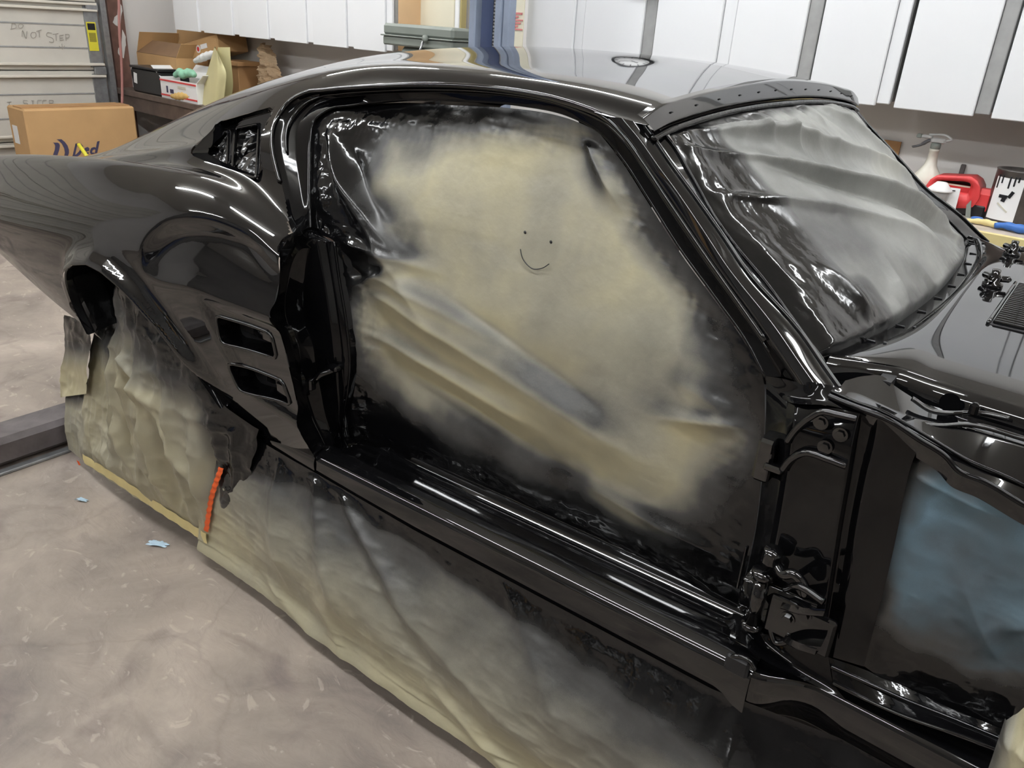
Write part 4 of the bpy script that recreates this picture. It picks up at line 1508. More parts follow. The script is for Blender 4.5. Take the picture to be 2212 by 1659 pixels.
def on_sheet(objname, u, v, lift=.004):
    """point where the sight line meets a sheet"""
    ob = bpy.data.objects[objname]
    n_ = len(ob.data.vertices)
    co_ = np.empty(n_*3)
    ob.data.vertices.foreach_get('co', co_)
    Q = co_.reshape(-1, 3)+np.array(ob.location)
    d = ray(u, v)
    d = d/np.linalg.norm(d)
    rel = Q-CAM
    t = rel@d
    dist = np.linalg.norm(rel-t[:, None]*d, axis=1)
    near = dist < dist.min()+.006
    k = np.where(near)[0][np.argmin(t[near])]
    return CAM+d*(t[k]-lift)


face = thing('marker_face', 'thin smile and two ink dots drawn on the door paper', 'drawing', on_sheet('door_masking_paper', 1155, 545))
fo = np.array(face.location)
sm = np.array([on_sheet('door_masking_paper', u, v, .003) for u, v in ((1124, 538), (1128, 556), (1139, 572), (1152, 581), (1164, 581), (1176, 577), (1186, 570))])
MB().tube(curve(sm, 30), .0011, 6).build('smile', M['black'], face, True, off=fo)
for u, v in ((1134, 502), (1190, 523)):
    c = on_sheet('door_masking_paper', u, v, .003)
    MB().lathe([(.001, -.0012), (.0035, 0), (.001, .0012)], 9, c, np.array([[1, 0, 0], [0, 0, 1], [0, -1, 0]])).build('eye_dot', M['black'], face, True, off=fo)

S_ = 'skirt_masking_paper'
A_ = 'wheel_arch_masking_paper'
def tape_pts(L):
    out = []
    for u, v in L:
        best = None
        for nm in (S_, A_):
            ob = bpy.data.objects[nm]
            p = on_sheet(nm, u, v, .006)
            d = np.linalg.norm(p-CAM)
            # only if the sheet really lies on that sight line
            n_ = len(ob.data.vertices)
            co_ = np.empty(n_*3)
            ob.data.vertices.foreach_get('co', co_)
            Q = co_.reshape(-1, 3)+np.array(ob.location)
            dd = ray(u, v)
            dd = dd/np.linalg.norm(dd)
            rel = Q-CAM
            off_ = np.linalg.norm(rel-(rel@dd)[:, None]*dd, axis=1).min()
            if off_ < .02 and (best is None or d < best[0]):
                best = (d, p)
        if best is not None:
            out.append(best[1])
    return out
tp = tape_pts([(478, 1010), (458, 1070), (445, 1148)])
ribbon('orange_tape', tp, .022, M['orange'], 'orange tape strip on the paper below the rear of the sill', 'tape', up=(1, 0, 0.15), dy=0)
tp = tape_pts([(126, 950), (180, 990), (240, 1028), (300, 1068), (360, 1108), (410, 1140), (446, 1164)])
ribbon('masking_tape', tp, .035, M['tape'], 'yellow masking tape along the foot of the wheel arch paper', 'tape', dy=0)
tp = tape_pts([(168, 995), (172, 1004), (177, 1012)])
if len(tp) >= 2:
    ribbon('orange_tape', tp, .012, M['orange'], 'tiny orange tape scrap at the rear foot of the wheel arch paper', 'tape', up=(1, 0, 0.1), dy=0)
# ------------------------------------------------------------------ the room's fittings, in room coordinates
RZ = -SKEW


def rthing(name, label, cat, x, y, z, rz=0.0, group=None):
    return thing(name, label, cat, W(x, y, z), RZ+rz, group)


def rotm(ax, ay, az):
    return np.array((Matrix.Rotation(az, 3, 'Z') @ Matrix.Rotation(ay, 3, 'Y') @ Matrix.Rotation(ax, 3, 'X')))


# ---- wall cabinets
CY = 3.57
cb = 1.275
def cab_unit(xs, label, dark_after):
    """xs: door edges along the wall; one carcass, one slab per door"""
    x0, x1 = xs[0], xs[-1]
    t = rthing('wall_cabinet', label, 'cabinet', (x0+x1)/2, (CY+WY1)/2, cb, 0, 'white wall cabinets')
    c = (x0+x1)/2
    MB().box((0, .0, .53), (x1-x0, WY1-CY-.045, 1.04)).build('carcass', M['cabinet_side'], t)
    for i in range(len(xs)-1):
        a, b = xs[i]-c, xs[i+1]-c
        w = b-a
        band = .16*w
        yf = -(WY1-CY)/2
        MB().box((a+(w-band)/2+.002, yf, .52), (w-band-.004, .022, 1.06), bev=.003).build('door', M['cabinet'], t)
        last = (i == len(xs)-2)
        MB().box((b-band/2, yf+.010, .525), (band-.004, .018, 1.05), bev=.003).build('door_edge_strip', M['cabinet_side'] if (last and dark_after) else M['cabinet'], t)
    return t


def cab_x(u, v):
    return wy(u, v, CY-.01)[0]


LX = [cab_x(*p) for p in ((378.5, 60.6), (440, 67), (516, 77), (593, 86), (676, 95), (763, 104), (845, 113))]
cab_unit(LX[0:3], 'white wall cabinet in the corner beside the garage door wall', False)
cab_unit(LX[2:5], 'white wall cabinet above the crumpled brown paper', False)
c3 = cab_unit(LX[4:7], 'white wall cabinet left of the drill press', False)
w3 = (LX[6]-LX[4])/2
MB().box((w3+.002, .012, .53), (.006, WY1-CY-.07, 1.05)).build('raw_side_panel', simple('orange plywood side', (222, 186, 146), .6, var=.08, scale=3), c3)
RX = [cab_x(u, 0) for u in (1140, 1265, 1421, 1594, 1781)]
cab_unit(RX[0:3], 'white wall cabinet right of the blue lift post', True)
cab_unit(RX[2:5], 'white wall cabinet above the windscreen opening', True)
g0, g1, g2 = cab_x(1974, 0), cab_x(1983, 0), cab_x(2210, 0)
cab_unit([RX[4]+.004, g0], 'white wall cabinet left of the dark gap', False)
cab_unit([g1+.002, g2], 'white wall cabinet right of the dark gap above the red tool case', True)
dw = g2-g1
cab_unit([g2+.004, g2+dw, g2+2*dw], 'white wall cabinet above the paint cans', True)

# ---- panels between the cabinets
def panel(name, u0, u1, y, mat, label, cat, th=.03, z0=.767, z1=2.6):
    a, b = wy(u0, 60, y)[0], wy(u1, 60, y)[0]
    o = MB().box((0, 0, (z1-z0)/2), (b-a, th, z1-z0), bev=.004).build(name, mat)
    o.location = W((a+b)/2, y+th/2, z0)
    o.rotation_euler = (0, 0, RZ)
    return tag(o, label, cat)


M['ply'] = simple('orange plywood', (222, 186, 146), .6, var=.08, scale=3)
panel('cream_panel', 902, 980, 3.80, M['cream'], 'cream panel behind the drill press', 'panel')
panel('door_frame_strip', 981, 990, 3.75, M['white'], 'white painted strip left of the blue lift post', 'strip', .05)
panel('yellow_edge_strip', 990.5, 995, 3.76, simple('ochre edge', (176, 162, 110), .6), 'ochre edge strip left of the blue lift post', 'strip', .05)

# ---- lift post
PYD = 3.02
px_ = lambda u: wy(u, 60, PYD)[0]
p0, p1, p2, p3, p4, p5, p6 = [px_(u) for u in (1019, 1033, 1060, 1068, 1074, 1088, 1103)]
lc = (p0+p6)/2
t = rthing('lift_post', 'blue two-post lift column with chain behind the car', 'lift post', lc, PYD, 0)
H_ = 3.05
MB().box(((p0+p1)/2-lc, .0, H_/2), (p1-p0, .05, H_), bev=.006).build('flange', M['blue_lt'], t)
pd_ = lambda u, d: wy(u, 60, PYD+d)[0]-lc
w0, w1 = pd_(1028, .08), pd_(1078, .08)
MB().box(((w0+w1)/2, .08, H_/2), (w1-w0, .012, H_)).build('web', M['blue'], t)
MB().box(((p4+p5)/2-lc, .0, H_/2), (p5-p4, .05, H_), bev=.006).build('flange', M['blue_lt'], t)
MB().box(((p5+p6)/2-lc, .012, H_/2), (p6-p5, .05, H_), bev=.006).build('flange', M['blue_lt'], t)
d0_, d1_ = pd_(1068.5, .045), pd_(1078, .045)
MB().box(((d0_+d1_)/2, .045, H_/2), (d1_-d0_, .03, H_)).build('shadow_strip', M['dark'], t)  # dark strip standing in for the shadow between chain and flange
MB().box((-.04, .02, .012), (.40, .34, .024), bev=.004).build('base_plate', M['blue'], t)
ch = MB().box((0, 0, 0), (p3-p2, .016, .012), bev=.003)
proto = None
for k in range(46):
    if proto is None:
        proto = ch.build('chain_link', M['steel'], t)
        o = proto
    else:
        o = proto.copy()
        COL.objects.link(o)
    o.parent = t
    o.location = ((p2+p3)/2-lc, .02, 1.30+k*.0145)
    o.scale = (1 if k % 2 else .8, 1, .9)

# ---- poster beside the post, red lettering turned on its side
a, b = wy(1104, 60, 3.50), wy(1131, 60, 3.50)
t = rthing('wall_chart', 'cream chart with sideways red lettering beside the lift post', 'poster', (a[0]+b[0])/2, 3.50, 0)
cx_ = (a[0]+b[0])/2
MB().box((0, 0, 1.7), (b[0]-a[0], .004, .9)).build('sheet', M['cream'], t)
def qp(u, v):
    p = wy(u, v, 3.497)
    return p[0]-cx_, p[2]
red = simple('faded red print', (206, 128, 128), .6)
sc_ = 160/2212
def bar(x0, y0, x1, y1, name='letter_stroke', m=red):
    A, B = qp(1000+x0*sc_, y0*sc_), qp(1000+x1*sc_, y1*sc_)
    MB().box(((A[0]+B[0])/2, -.004, (A[1]+B[1])/2), (abs(B[0]-A[0]), .002, abs(B[1]-A[1])+.0008)).build(name, m, t)
for q_ in ((1545, 370, 1775, 440), (1545, 470, 1660, 530), (1540, 440, 1580, 530), (1540, 575, 1790, 630), (1535, 530, 1580, 600), (1535, 660, 1720, 720), (1535, 620, 1570, 690), (1530, 750, 1645, 810), (1525, 700, 1570, 880), (1525, 850, 1770, 910), (1750, 385, 1778, 445)):
    bar(*q_)
gt = simple('faint grey print', (196, 192, 178), .6)
for k in range(13):
    bar(1470-k*4, 180+k*82, 1510-k*4, 220+k*82, 'tick_mark', gt)

# ---- drill press
D = 3.42
t_c = wy(900, 100, D)
t = rthing('drill_press', 'grey-green bench drill press with ball-ended lever', 'drill press', t_c[0], D+.12, 0)
L = lambda u, v: (wy(u, v, D)[0]-t_c[0], wy(u, v, D)[2])
(xa, zt), (xb, zb) = L(826, 48), L(977, 91)
ztR = L(977, 59)[1]
zm = L(826, 73)[1]
w_ = xb-xa
MB().box(((xa+xb)/2, 0, (zt+zm)/2-.002), (w_, .24, zt-zm), bev=.014).build('belt_cover', M['drill'], t, False)
MB().box(((xa+xb)/2, 0, zm-.004), (w_+.02, .26, .008), bev=.003).build('cover_rim', M['drill'], t)
MB().box(((xa+xb)/2, 0, zm-.032), (w_, .24, .05), bev=.008).build('belt_tray', M['drill'], t)
hx0 = L(845, 100)[0]
hx1 = L(966, 100)[0]
MB().box(((hx0*.55+hx1*.45), 0, zm-.17), ((hx1-hx0)*.72, .18, .22), bev=.02).build('head', M['drill'], t)
MB().box((hx1-.07, .02, zm-.15), (.14, .15, .16), bev=.02).build('motor', M['drill'], t)
pz = L(893, 110)
MB().tube([(L(921, 86)[0], -.14, L(921, 86)[1]), (L(908, 116)[0], -.16, L(908, 116)[1]-.05)], .007, 8).build('feed_lever', M['steel'], t, True)
k_ = L(924, 84)
MB().lathe([(.003, -.02), (.014, -.016), (.02, 0), (.014, .016), (.003, .02)], 14, (k_[0], -.14, k_[1])).build('lever_knob', M['drill'], t, True)
MB().cyl((hx1-.10, .05, .82), (hx1-.10, .05, zm-.05), .035).build('column', M['steel'], t, True)
MB().box(((hx0+hx1)/2, .0, .80), (.34, .36, .04), bev=.01).build('base', M['drill'], t)
bz = .78

# ---- work benches
def bench(name, label, x0, x1, y0, zt_, mat, legs, lip_mat):
    t = rthing(name, label, 'workbench', (x0+x1)/2, (y0+WY1)/2, 0)
    w, d = x1-x0, WY1-y0-.01
    MB().box((0, 0, zt_-.02), (w, d, .04), bev=.004).build('top', mat, t)
    MB().box((0, -d/2+.03, zt_-.10), (w, .03, .12), bev=.004).build('front_rail', lip_mat, t)
    for k in range(legs):
        x = -w/2+.06+(w-.12)*k/(legs-1)
        MB().box((x, -d/2+.06, (zt_-.04)/2), (.08, .08, zt_-.04), bev=.004).build('leg', lip_mat, t)
    MB().box((0, .05, .25), (w-.1, d-.2, .03)).build('shelf', lip_mat, t)
    MB().box((0, -d/2+.003, zt_-.02), (w, .012, .045), bev=.004).build('edge_strip', M['wood_dk'] if mat is M['wood_dk'] else M['tape'], t)
    return t


bl = bench('workbench', 'dark wooden workbench under the cardboard boxes', -7.36, -3.02, 3.28, .765, M['wood_dk'], 4, M['wood_dk'])
br = bench('workbench', 'paint-spattered workbench holding the spray bottle and paint cans', -1.9, 2.6, 3.28, .90, M['wood'], 4, M['rust'])

# ---- garage door in the left wall
GX = -7.33
jam = wx(246, 220, GX)[1]           # right edge of the door
gy0, gy1 = -2.4, jam-.04
t = bpy.data.objects.new('door_1', None)
COL.objects.link(t)
t.location = W(GX, (gy0+gy1)/2, 0)
t.rotation_euler = (0, 0, RZ)
t['kind'] = 'structure'
gm = (gy0+gy1)/2
gw = gy1-gy0
zs = [wx(100, v, GX)[2] for v in (4, 40, 108, 140, 165, 190, 258, 292, 312)]
zr = lambda v: wx(120, v, GX)[2]
seams = [zr(152), zr(302)]
secs = [(0.0, seams[1]), (seams[1], seams[0]), (seams[0], zr(1)), (zr(1), zr(1)+.5), (zr(1)+.5, 2.55)]
for z0, z1 in secs:
    if z1-z0 < .05:
        continue
    MB().box((-.01, 0, (z0+z1)/2), (.03, gw, z1-z0-.008), bev=.005).build('door_section', M['door'], t)
    n_ = 3 if z1-z0 > .3 else 2
    for k in range(1, n_):
        zz = z0+(z1-z0)*k/n_
        MB().box((.007, -.04, zz), (.006, gw-.12, .012), bev=.002).build('pressed_rib', M['cabinet_side'], t)
for v in (4.5, 18, 138, 164, 290, 309):
    zz = zr(v)
    MB().box((.028, -.0, zz), (.035, gw-.02, .020), bev=.004).build('strut', M['door_rail'], t)
for z0, z1 in secs[:4]:
    MB().box((.010, gw/2-.06, (z0+z1)/2), (.012, .11, z1-z0-.05), bev=.003).build('end_stile', M['galv'], t)
sy0, sy1 = zr(108), zr(44)
MB().box((.019, gw/2-.07, (sy0+sy1)/2), (.004, .075, sy1-sy0)).build('warning_sticker', M['yellow'], t)
MB().box((.0215, gw/2-.07, sy1-.035), (.002, .06, .05)).build('sticker_heading', M['black'], t)
for k in range(10):
    MB().box((.0215, gw/2-.07, sy1-.085-k*(sy1-sy0-.15)/10), (.0015, .055, .006)).build('sticker_line', simple('olive print', (150, 140, 50), .6) if k == 0 else bpy.data.materials['olive print'], t)
for v in (10, 152):
    MB().box((.03, gw/2-.05, zr(v)), (.03, .10, .06), bev=.006).build('door_hinge', M['galv'], t)
MB().box((.03, gw/2+.015, 1.3), (.05, .012, 2.6)).build('track', M['galv'], t)
MB().box((.055, gw/2+.03, 1.3), (.012, .045, 2.6)).build('track', M['galv'], t)

# pencil writing on the door: strokes between points given on the door plane
pencil = simple('pencil', (164, 158, 150), .7)
def stroke(pts):
    P = []
    for u, v in pts:
        p = wx(u*300/1464, v*300/1464, GX+.012)
        P.append((p[0]-GX, p[1]-gm, p[2]))
    MB().tube(curve(P, 10*len(P), smooth=len(P) > 3), .0022, 5).build('pencil_stroke', pencil, t, True)
for s_ in ([(128, 240), (122, 300)], [(118, 240), (160, 250), (170, 285), (112, 305)], [(215, 250), (195, 270), (205, 295), (235, 290), (245, 265), (215, 250)],
           [(232, 385), (238, 320), (275, 405), (285, 330)], [(340, 340), (325, 370), (345, 400), (378, 385), (375, 345), (340, 340)], [(385, 330), (437, 312)], [(412, 322), (420, 392)],
           [(550, 350), (500, 345), (490, 370), (560, 410), (565, 440), (520, 440)], [(560, 362), (615, 352)], [(588, 357), (596, 430)], [(630, 375), (632, 425), (672, 418)], [(632, 400), (665, 395)], [(630, 372), (670, 368)],
           [(690, 360), (696, 430)], [(690, 360), (728, 365), (722, 395), (694, 398)], [(652, 460), (658, 515)], [(625, 485), (658, 518), (682, 482)],
           [(75, 1075), (120, 1072)], [(98, 1074), (100, 1110)], [(290, 1060), (250, 1060), (250, 1085), (290, 1090), (288, 1110), (255, 1112)], [(360, 1060), (330, 1060)], [(345, 1060), (347, 1108)], [(440, 1055), (400, 1058), (402, 1105), (440, 1102)],
           [(490, 1055), (455, 1058), (457, 1103), (490, 1100)], [(520, 1055), (522, 1102)], [(520, 1055), (560, 1060), (555, 1085), (524, 1085)]):
    stroke(s_)

# jamb strip with peeling paint
a = wx(236, 40, WX0+.02)
mb = MB().box((0, 0, 1.6), (.03, .13, 3.2))
o = mb.build('trim_1', M['brown'], kind='structure')
o.location = W(WX0+.03, jam+.13, 0)
o.rotation_euler = (0, 0, RZ)
for k in range(9):
    z0 = 1.0+k*.24
    rk = random.Random(k)
    P = [(0, .03-(.05+.03*rk.random())*abs(math.sin(j*.52+.2))*(1 if j < 6 else -.35), .02*j if j < 6 else .22-.03*(j-6)+.02*rk.random()) for j in range(12)]
    mb = MB().prism([(p[1], p[2]) for p in P], .004, ((.015, 0, 0), (0, 1, 0), (0, 0, 1), (1, 0, 0)))
    q = mb.build('paint_flake', M['wall'], o)
    q.location = (0, 0, z0)
MB().box((.03, .02, 2.30), (.05, .05, .09), bev=.006).build('switch_box', M['galv'], o)

# hose hanging by the jamb
hz = [wx(u, v, -7.12) for u, v in ((256, -60), (257, 20), (258, 70), (262, 130), (264, 190), (263, 230), (256, 262), (246, 290), (238, 312))]
org = W(*hz[4])
P = np.array([W(*p) for p in curve(hz, 60)])
ob = MB().tube(P, .011, 8).build('air_hose', M['hose'], None, True, off=org)
ob.location = org
tag(ob, 'faded red air hose hanging down beside the garage door', 'hose')

# ---- big carton on the floor
fx = -6.62
c0, c1 = wx(50, 238, fx), wx(290, 229, fx)
zt_ = (c0[2]+c1[2])/2
y0_, y1_ = c0[1], c1[1]
t = rthing('moving_carton', 'large upright brown carton with a dark blue D logo', 'carton', fx-.16, (y0_+y1_)/2, 0)
wy_, dx_ = y1_-y0_, .32
MB().box((0, 0, zt_/2), (dx_, wy_, zt_), bev=.012).build('box', M['card'], t)
MB().box((0.02, 0, zt_+.003), (dx_*.5, wy_-.02, .006)).build('top_flap', M['card_dk'], t)
yl, zl = (wx(50, 238, fx)[1]-(y0_+y1_)/2), 0
MB().box((-.06, -wy_/2-.002, zt_-.20), (.09, .003, .13)).build('shipping_label', M['white'], t)
navy = simple('navy print', (62, 58, 86), .7)
def face_poly(pts, name):
    Q = []
    for u, v in pts:
        p = wx(80+u*220/2212, 220+v*220/2212, fx)
        Q.append((p[1]-(y0_+y1_)/2, p[2]))
    MB().prism(Q, .003, ((dx_/2, 0, 0), (0, 1, 0), (0, 0, 1), (1, 0, 0))).build(name, navy, t)
def down(p):   # continue a print stroke below what the car hides
    return p
face_poly([(345, 885), (445, 885), (480, 905), (495, 950), (480, 1040), (440, 1160), (420, 1240), (330, 1240), (345, 1160), (385, 1040), (395, 960), (375, 910)], 'logo_bar')
face_poly([(425, 815), (530, 812), (600, 870), (660, 950), (690, 1040), (690, 1110), (660, 1200), (620, 1260), (560, 1260), (590, 1180), (605, 1100), (590, 1010), (540, 910), (480, 850)], 'logo_bar')
face_poly([(835, 905), (875, 905), (805, 1240), (755, 1240)], 'letter_d_stem')
face_poly([(835, 905), (950, 905), (1000, 960), (990, 1040), (930, 1150), (850, 1200), (780, 1205), (790, 1165), (850, 1140), (910, 1080), (945, 1010), (935, 955), (840, 945)], 'letter_d_bowl')
face_poly([(1010, 1060), (1040, 1000), (1100, 980), (1135, 1010), (1130, 1060), (1050, 1085), (1055, 1100), (1120, 1095), (1115, 1130), (1040, 1140), (1010, 1105)], 'letter_e')
face_poly([(1150, 1060), (1180, 1000), (1240, 980), (1280, 1000), (1265, 1040), (1235, 1030), (1200, 1060), (1195, 1100), (1240, 1100), (1250, 1130), (1180, 1140), (1150, 1110)], 'letter_d_bowl')
face_poly([(1305, 860), (1357, 850), (1290, 1180), (1240, 1180)], 'letter_d_stem')
o = wx(170, 312, fx+.25)
e1 = wx(188, 338, fx+.35)
mb = MB().tube([W(*o), W(*e1), W(e1[0]+.06, e1[1]+.12, .02)], .014, 8)
org = W(*e1)
ob = mb.build('yellow_stick', M['yellow'], None, True, off=org)
ob.location = org
tag(ob, 'yellow stick leaning in front of the large carton', 'stick')

# ---- things on the left bench
BZ = .765


def carton(name, label, w, d, h, loc, rot=(0, 0, 0), flaps=(), mat=None, cat='box', inside=True, closed=False):
    """carton with separate walls; flaps: (side, angle, length)"""
    t = bpy.data.objects.new(name, None)
    COL.objects.link(t)
    t.location = W(*loc)
    t.rotation_euler = (rot[0], rot[1], RZ+rot[2])
    tag(t, label, cat)
    m = mat or M['card']
    th = .006
    if closed:
        MB().box((0, 0, h/2), (w, d, h), bev=.005).build('box', m, t)
        return t
    MB().box((0, 0, th/2), (w, d, th)).build('bottom', M['card_in'], t)
    MB().box((0, -d/2, h/2), (w, th, h)).build('wall', m, t)
    MB().box((0, d/2, h/2), (w, th, h)).build('wall', m, t)
    MB().box((-w/2, 0, h/2), (th, d, h)).build('wall', m, t)
    MB().box((w/2, 0, h/2), (th, d, h)).build('wall', m, t)
    for side, ang, ln in flaps:
        A = {'f': ((0, -d/2, h), (1, 0, 0), (0, -1, 0), w), 'b': ((0, d/2, h), (1, 0, 0), (0, 1, 0), w),
             'l': ((-w/2, 0, h), (0, 1, 0), (-1, 0, 0), d), 'r': ((w/2, 0, h), (0, 1, 0), (1, 0, 0), d)}[side]
        o, a, out, wd = [np.array(k, float) if not np.isscalar(k) else k for k in A]
        up = np.array([0, 0, 1.0])
        dr = out*math.cos(ang)+up*math.sin(ang)
        nr = np.cross(a, dr)
        MB().prism([(-wd/2, 0), (wd/2, 0), (wd/2*.97, ln), (-wd/2*.97, ln)], .004, (o, a, dr, nr)).build('flap', m if side != 'f' else M['card_in'], t)
    return t


def at(u, v, y):
    return wy(u, v, y)


by = 3.48
a, b = at(300, 148, by), at(383, 147.5, by)
bc = carton('cardboard_carton', 'open brown carton with raised flaps on the dark bench', b[0]-a[0], .36, at(300, 113, by)[2]-a[2], ((a[0]+b[0])/2, by+.18, a[2]),
            flaps=(('b', 1.45, .22), ('l', 2.0, .18), ('f', 2.5, .16), ('r', .9, .14)))
# shelf of dark tray the carton stands on
a, b, c = at(284, 148, by), at(389, 148, by), at(284, 160, by)
t = rthing('black_tray', 'black tray under the open carton', 'tray', (a[0]+b[0])/2, by+.17, BZ)
hh = a[2]-BZ-.004
MB().box((0, .06, hh/2), (b[0]-a[0], .24, hh), bev=.006).build('body', M['card_in'], t)
MB().box((0, .0, hh-.03), (b[0]-a[0]+.01, .35, .06), bev=.006).build('tray', M['black'], t)
MB().box((-(b[0]-a[0])/2+.06, -.178, hh-.03), (.07, .003, .045)).build('tag', M['white'], t)
a, b = at(287, 205, 3.30), at(347, 205, 3.30)
t = rthing('black_crate', 'black plastic crate with a white label on the dark bench', 'crate', (a[0]+b[0])/2, 3.385, BZ)
ch_ = .19
MB().box((0, 0, ch_/2), (b[0]-a[0], .15, ch_), bev=.012).build('body', M['black'], t)
MB().box((0, 0, ch_+.008), (b[0]-a[0]+.015, .165, .018), bev=.004).build('rim', M['black'], t)
MB().box((-(b[0]-a[0])*.36, -.077, .11), (.05, .003, .08), rotm(0, .15, 0)).build('label_sticker', M['white'], t)
a, b = at(351, 212, 3.31), at(427, 212, 3.31)
wb_ = carton('mailing_box', 'white mailing box with red stripes and open flaps', b[0]-a[0], .24, .15, ((a[0]+b[0])/2, 3.31+.12, BZ), flaps=(('l', .5, .16), ('b', .9, .12), ('r', .6, .12)), mat=M['white'])
for zz in (.025, .135):
    MB().box((0, -.126, zz), (b[0]-a[0], .003, .012)).build('red_stripe', M['red'], wb_)
for k, (x_, z_, w2, h2) in enumerate(((-.10, .06, .05, .03), (.06, .10, .12, .02), (-.17, .07, .02, .05))):
    MB().box((x_, -.126, z_), (w2, .003, h2)).build('print_block', gt if k == 1 else navy, wb_)
# gloves
def blob(name, loc, pts, r, mat, label, cat):
    P = curve(np.array(pts), 30)
    rr = [r*(.55+.45*math.sin(math.pi*(i+.5)/30))*(1+.10*math.sin(i*1.1+.4)) for i in range(30)]
    ob = MB().tube(P, rr, 9).build(name, mat, None, True)
    ob.location = W(*loc)
    ob.rotation_euler = (0, 0, RZ)
    return tag(ob, label, cat)
p = at(395, 168, 3.42)
blob('work_glove', (p[0], 3.42, BZ+.165), [(-.12, 0, 0), (-.06, .01, .03), (0, 0, .02), (.07, .02, .035), (.18, 0, .03)], .035, M['glove_green'], 'mint green glove lying on the white mailing box', 'glove')
p = at(388, 213, 3.30)
blob('leather_glove', (p[0], 3.315, BZ+.028), [(-.14, 0, -.005), (-.06, 0, 0), (.04, 0, .012), (.14, .01, .015)], .030, M['tan'], 'tan leather glove on the edge of the dark bench', 'glove')
# tilted carton
by2 = 3.62
c0, c1, c2 = at(388, 135, by2), at(474, 111, by2), at(382, 107, by2)
wd_ = np.linalg.norm(c1-c0)
ang = math.atan2(c1[2]-c0[2], c1[0]-c0[0])
hh_ = c2[2]-c0[2]+.03
t = carton('tilted_carton', 'brown carton with a round red mark tilted on the pile', wd_, .26, hh_, ((c0[0]+c1[0])/2, by2+.13, (c0[2]+c1[2])/2), (0, -ang, 0), closed=True)
MB().cyl((.02, -.131, hh_*.45), (.02, -.134, hh_*.45), .03, n=20).build('round_mark', M['white'], t)
MB().cyl((.02, -.134, hh_*.45), (.02, -.1355, hh_*.45), .018, n=16).build('mark_centre', M['red'], t)
MB().box((.11, -.132, hh_*.52), (.10, .003, .035)).build('address_label', M['white'], t)
MB().box((.0, .0, hh_+.001), (wd_*.98, .25, .003)).build('lid', M['card_dk'], t)
# cartons behind the roll
a, b = at(404, 165, 3.66), at(452, 165, 3.66)
carton('brown_box', 'plain brown box under the tilted carton', b[0]-a[0], .22, at(420, 125, 3.66)[2]-BZ, ((a[0]+b[0])/2, 3.77, BZ), closed=True, mat=M['card_dk'])
a, b = at(483, 200, 3.62), at(518, 200, 3.62)
t = carton('brown_box', 'narrow brown box right of the tan paper roll', b[0]-a[0], .2, at(500, 140, 3.62)[2]-BZ, ((a[0]+b[0])/2, 3.72, BZ), closed=True, mat=M['card_dk'])
MB().box((0, 0, at(500, 140, 3.62)[2]-BZ+.012), (b[0]-a[0]+.03, .22, .03)).build('lid', M['card_dk'], t)
blob('rolled_plans', (at(440, 118, 3.56)[0], 3.57, at(440, 122, 3.56)[2]), [(-.16, 0, -.045), (-.05, 0, -.015), (.06, 0, .015), (.16, 0, .04)], .03, M['white'], 'pale rolled sheet under the tilted carton', 'roll')
# cone of masking paper
paperm = simple('tan masking paper', (204, 196, 148), .6, var=.04)
yd = 3.40
R0 = [at(u, v, yd) for u, v in ((463, 102), (455, 130), (446, 160), (436, 190), (422, 235))]
R1 = [at(u, v, yd-.10) for u, v in ((467, 108), (468, 135), (466, 165), (462, 195), (456, 238))]
R2 = [at(u, v, yd-.06) for u, v in ((472, 118), (480, 135), (488, 155), (487, 185), (482, 225))]
R3 = [at(u, v, yd+.03) for u, v in ((489, 102), (491, 130), (494, 155), (496, 180), (490, 225))]
R4 = [at(u, v, yd+.10) for u, v in ((466, 101), (462, 130), (458, 160), (450, 190), (440, 235))]
Gc = np.array([[W(*p) for p in curve(r, 20)] for r in (R4, R0, R1, R2)])
tq = np.linspace(0, 1, 24)
Gc = hermite(np.linspace(0, 1, 4), Gc.reshape(4, -1), tq).reshape(24, 20, 3)
t = thing('paper_roll', 'tan masking paper rolled into a tall cone on the dark bench', 'paper roll', W(*at(455, 225, yd)))
o_ = np.array(t.location)
MB().grid(Gc).build('outer_wrap', paperm, t, True, off=o_)
Gd = np.array([[W(*p) for p in curve(r, 20)] for r in (R0, R3)])
Gd = hermite(np.array([0, .5, 1.]), np.array([Gd[0], (Gd[0]+Gd[1])/2+np.array([0, -.02, 0]), Gd[1]]).reshape(3, -1), np.linspace(0, 1, 10)).reshape(10, 20, 3)
MB().grid(Gd+np.array([0, .03, 0])).build('inner_wrap', paperm, t, True, off=o_)
# crumpled brown paper under the cabinets
yb = 3.80
u_, v_ = np.meshgrid(np.linspace(0, 1, 40), np.linspace(0, 1, 50))
Lc = curve([at(*p, yb) for p in ((573, 92), (569, 120), (565, 150), (560, 195))], 50)
Rc = curve([at(*p, yb) for p in ((588, 98), (602, 125), (610, 150), (622, 195))], 50)
Gb = Lc[:, None]*(1-u_[..., None])+Rc[:, None]*u_[..., None]
Gb[..., 1] -= .06*np.sin(np.pi*u_)+.05*crumple(u_*3.5, v_*5, 121)+.02*crumple(u_*9, v_*11, 122)
Gw = np.array([[W(*p) for p in r] for r in Gb])
org = W(*at(590, 190, yb))
ob = MB().grid(Gw).build('crumpled_paper', simple('brown kraft paper', (196, 170, 138), .7, var=.1), None, False, off=org)
ob.location = org
tag(ob, 'crumpled brown kraft paper bunched against the wall under the cabinets', 'paper')

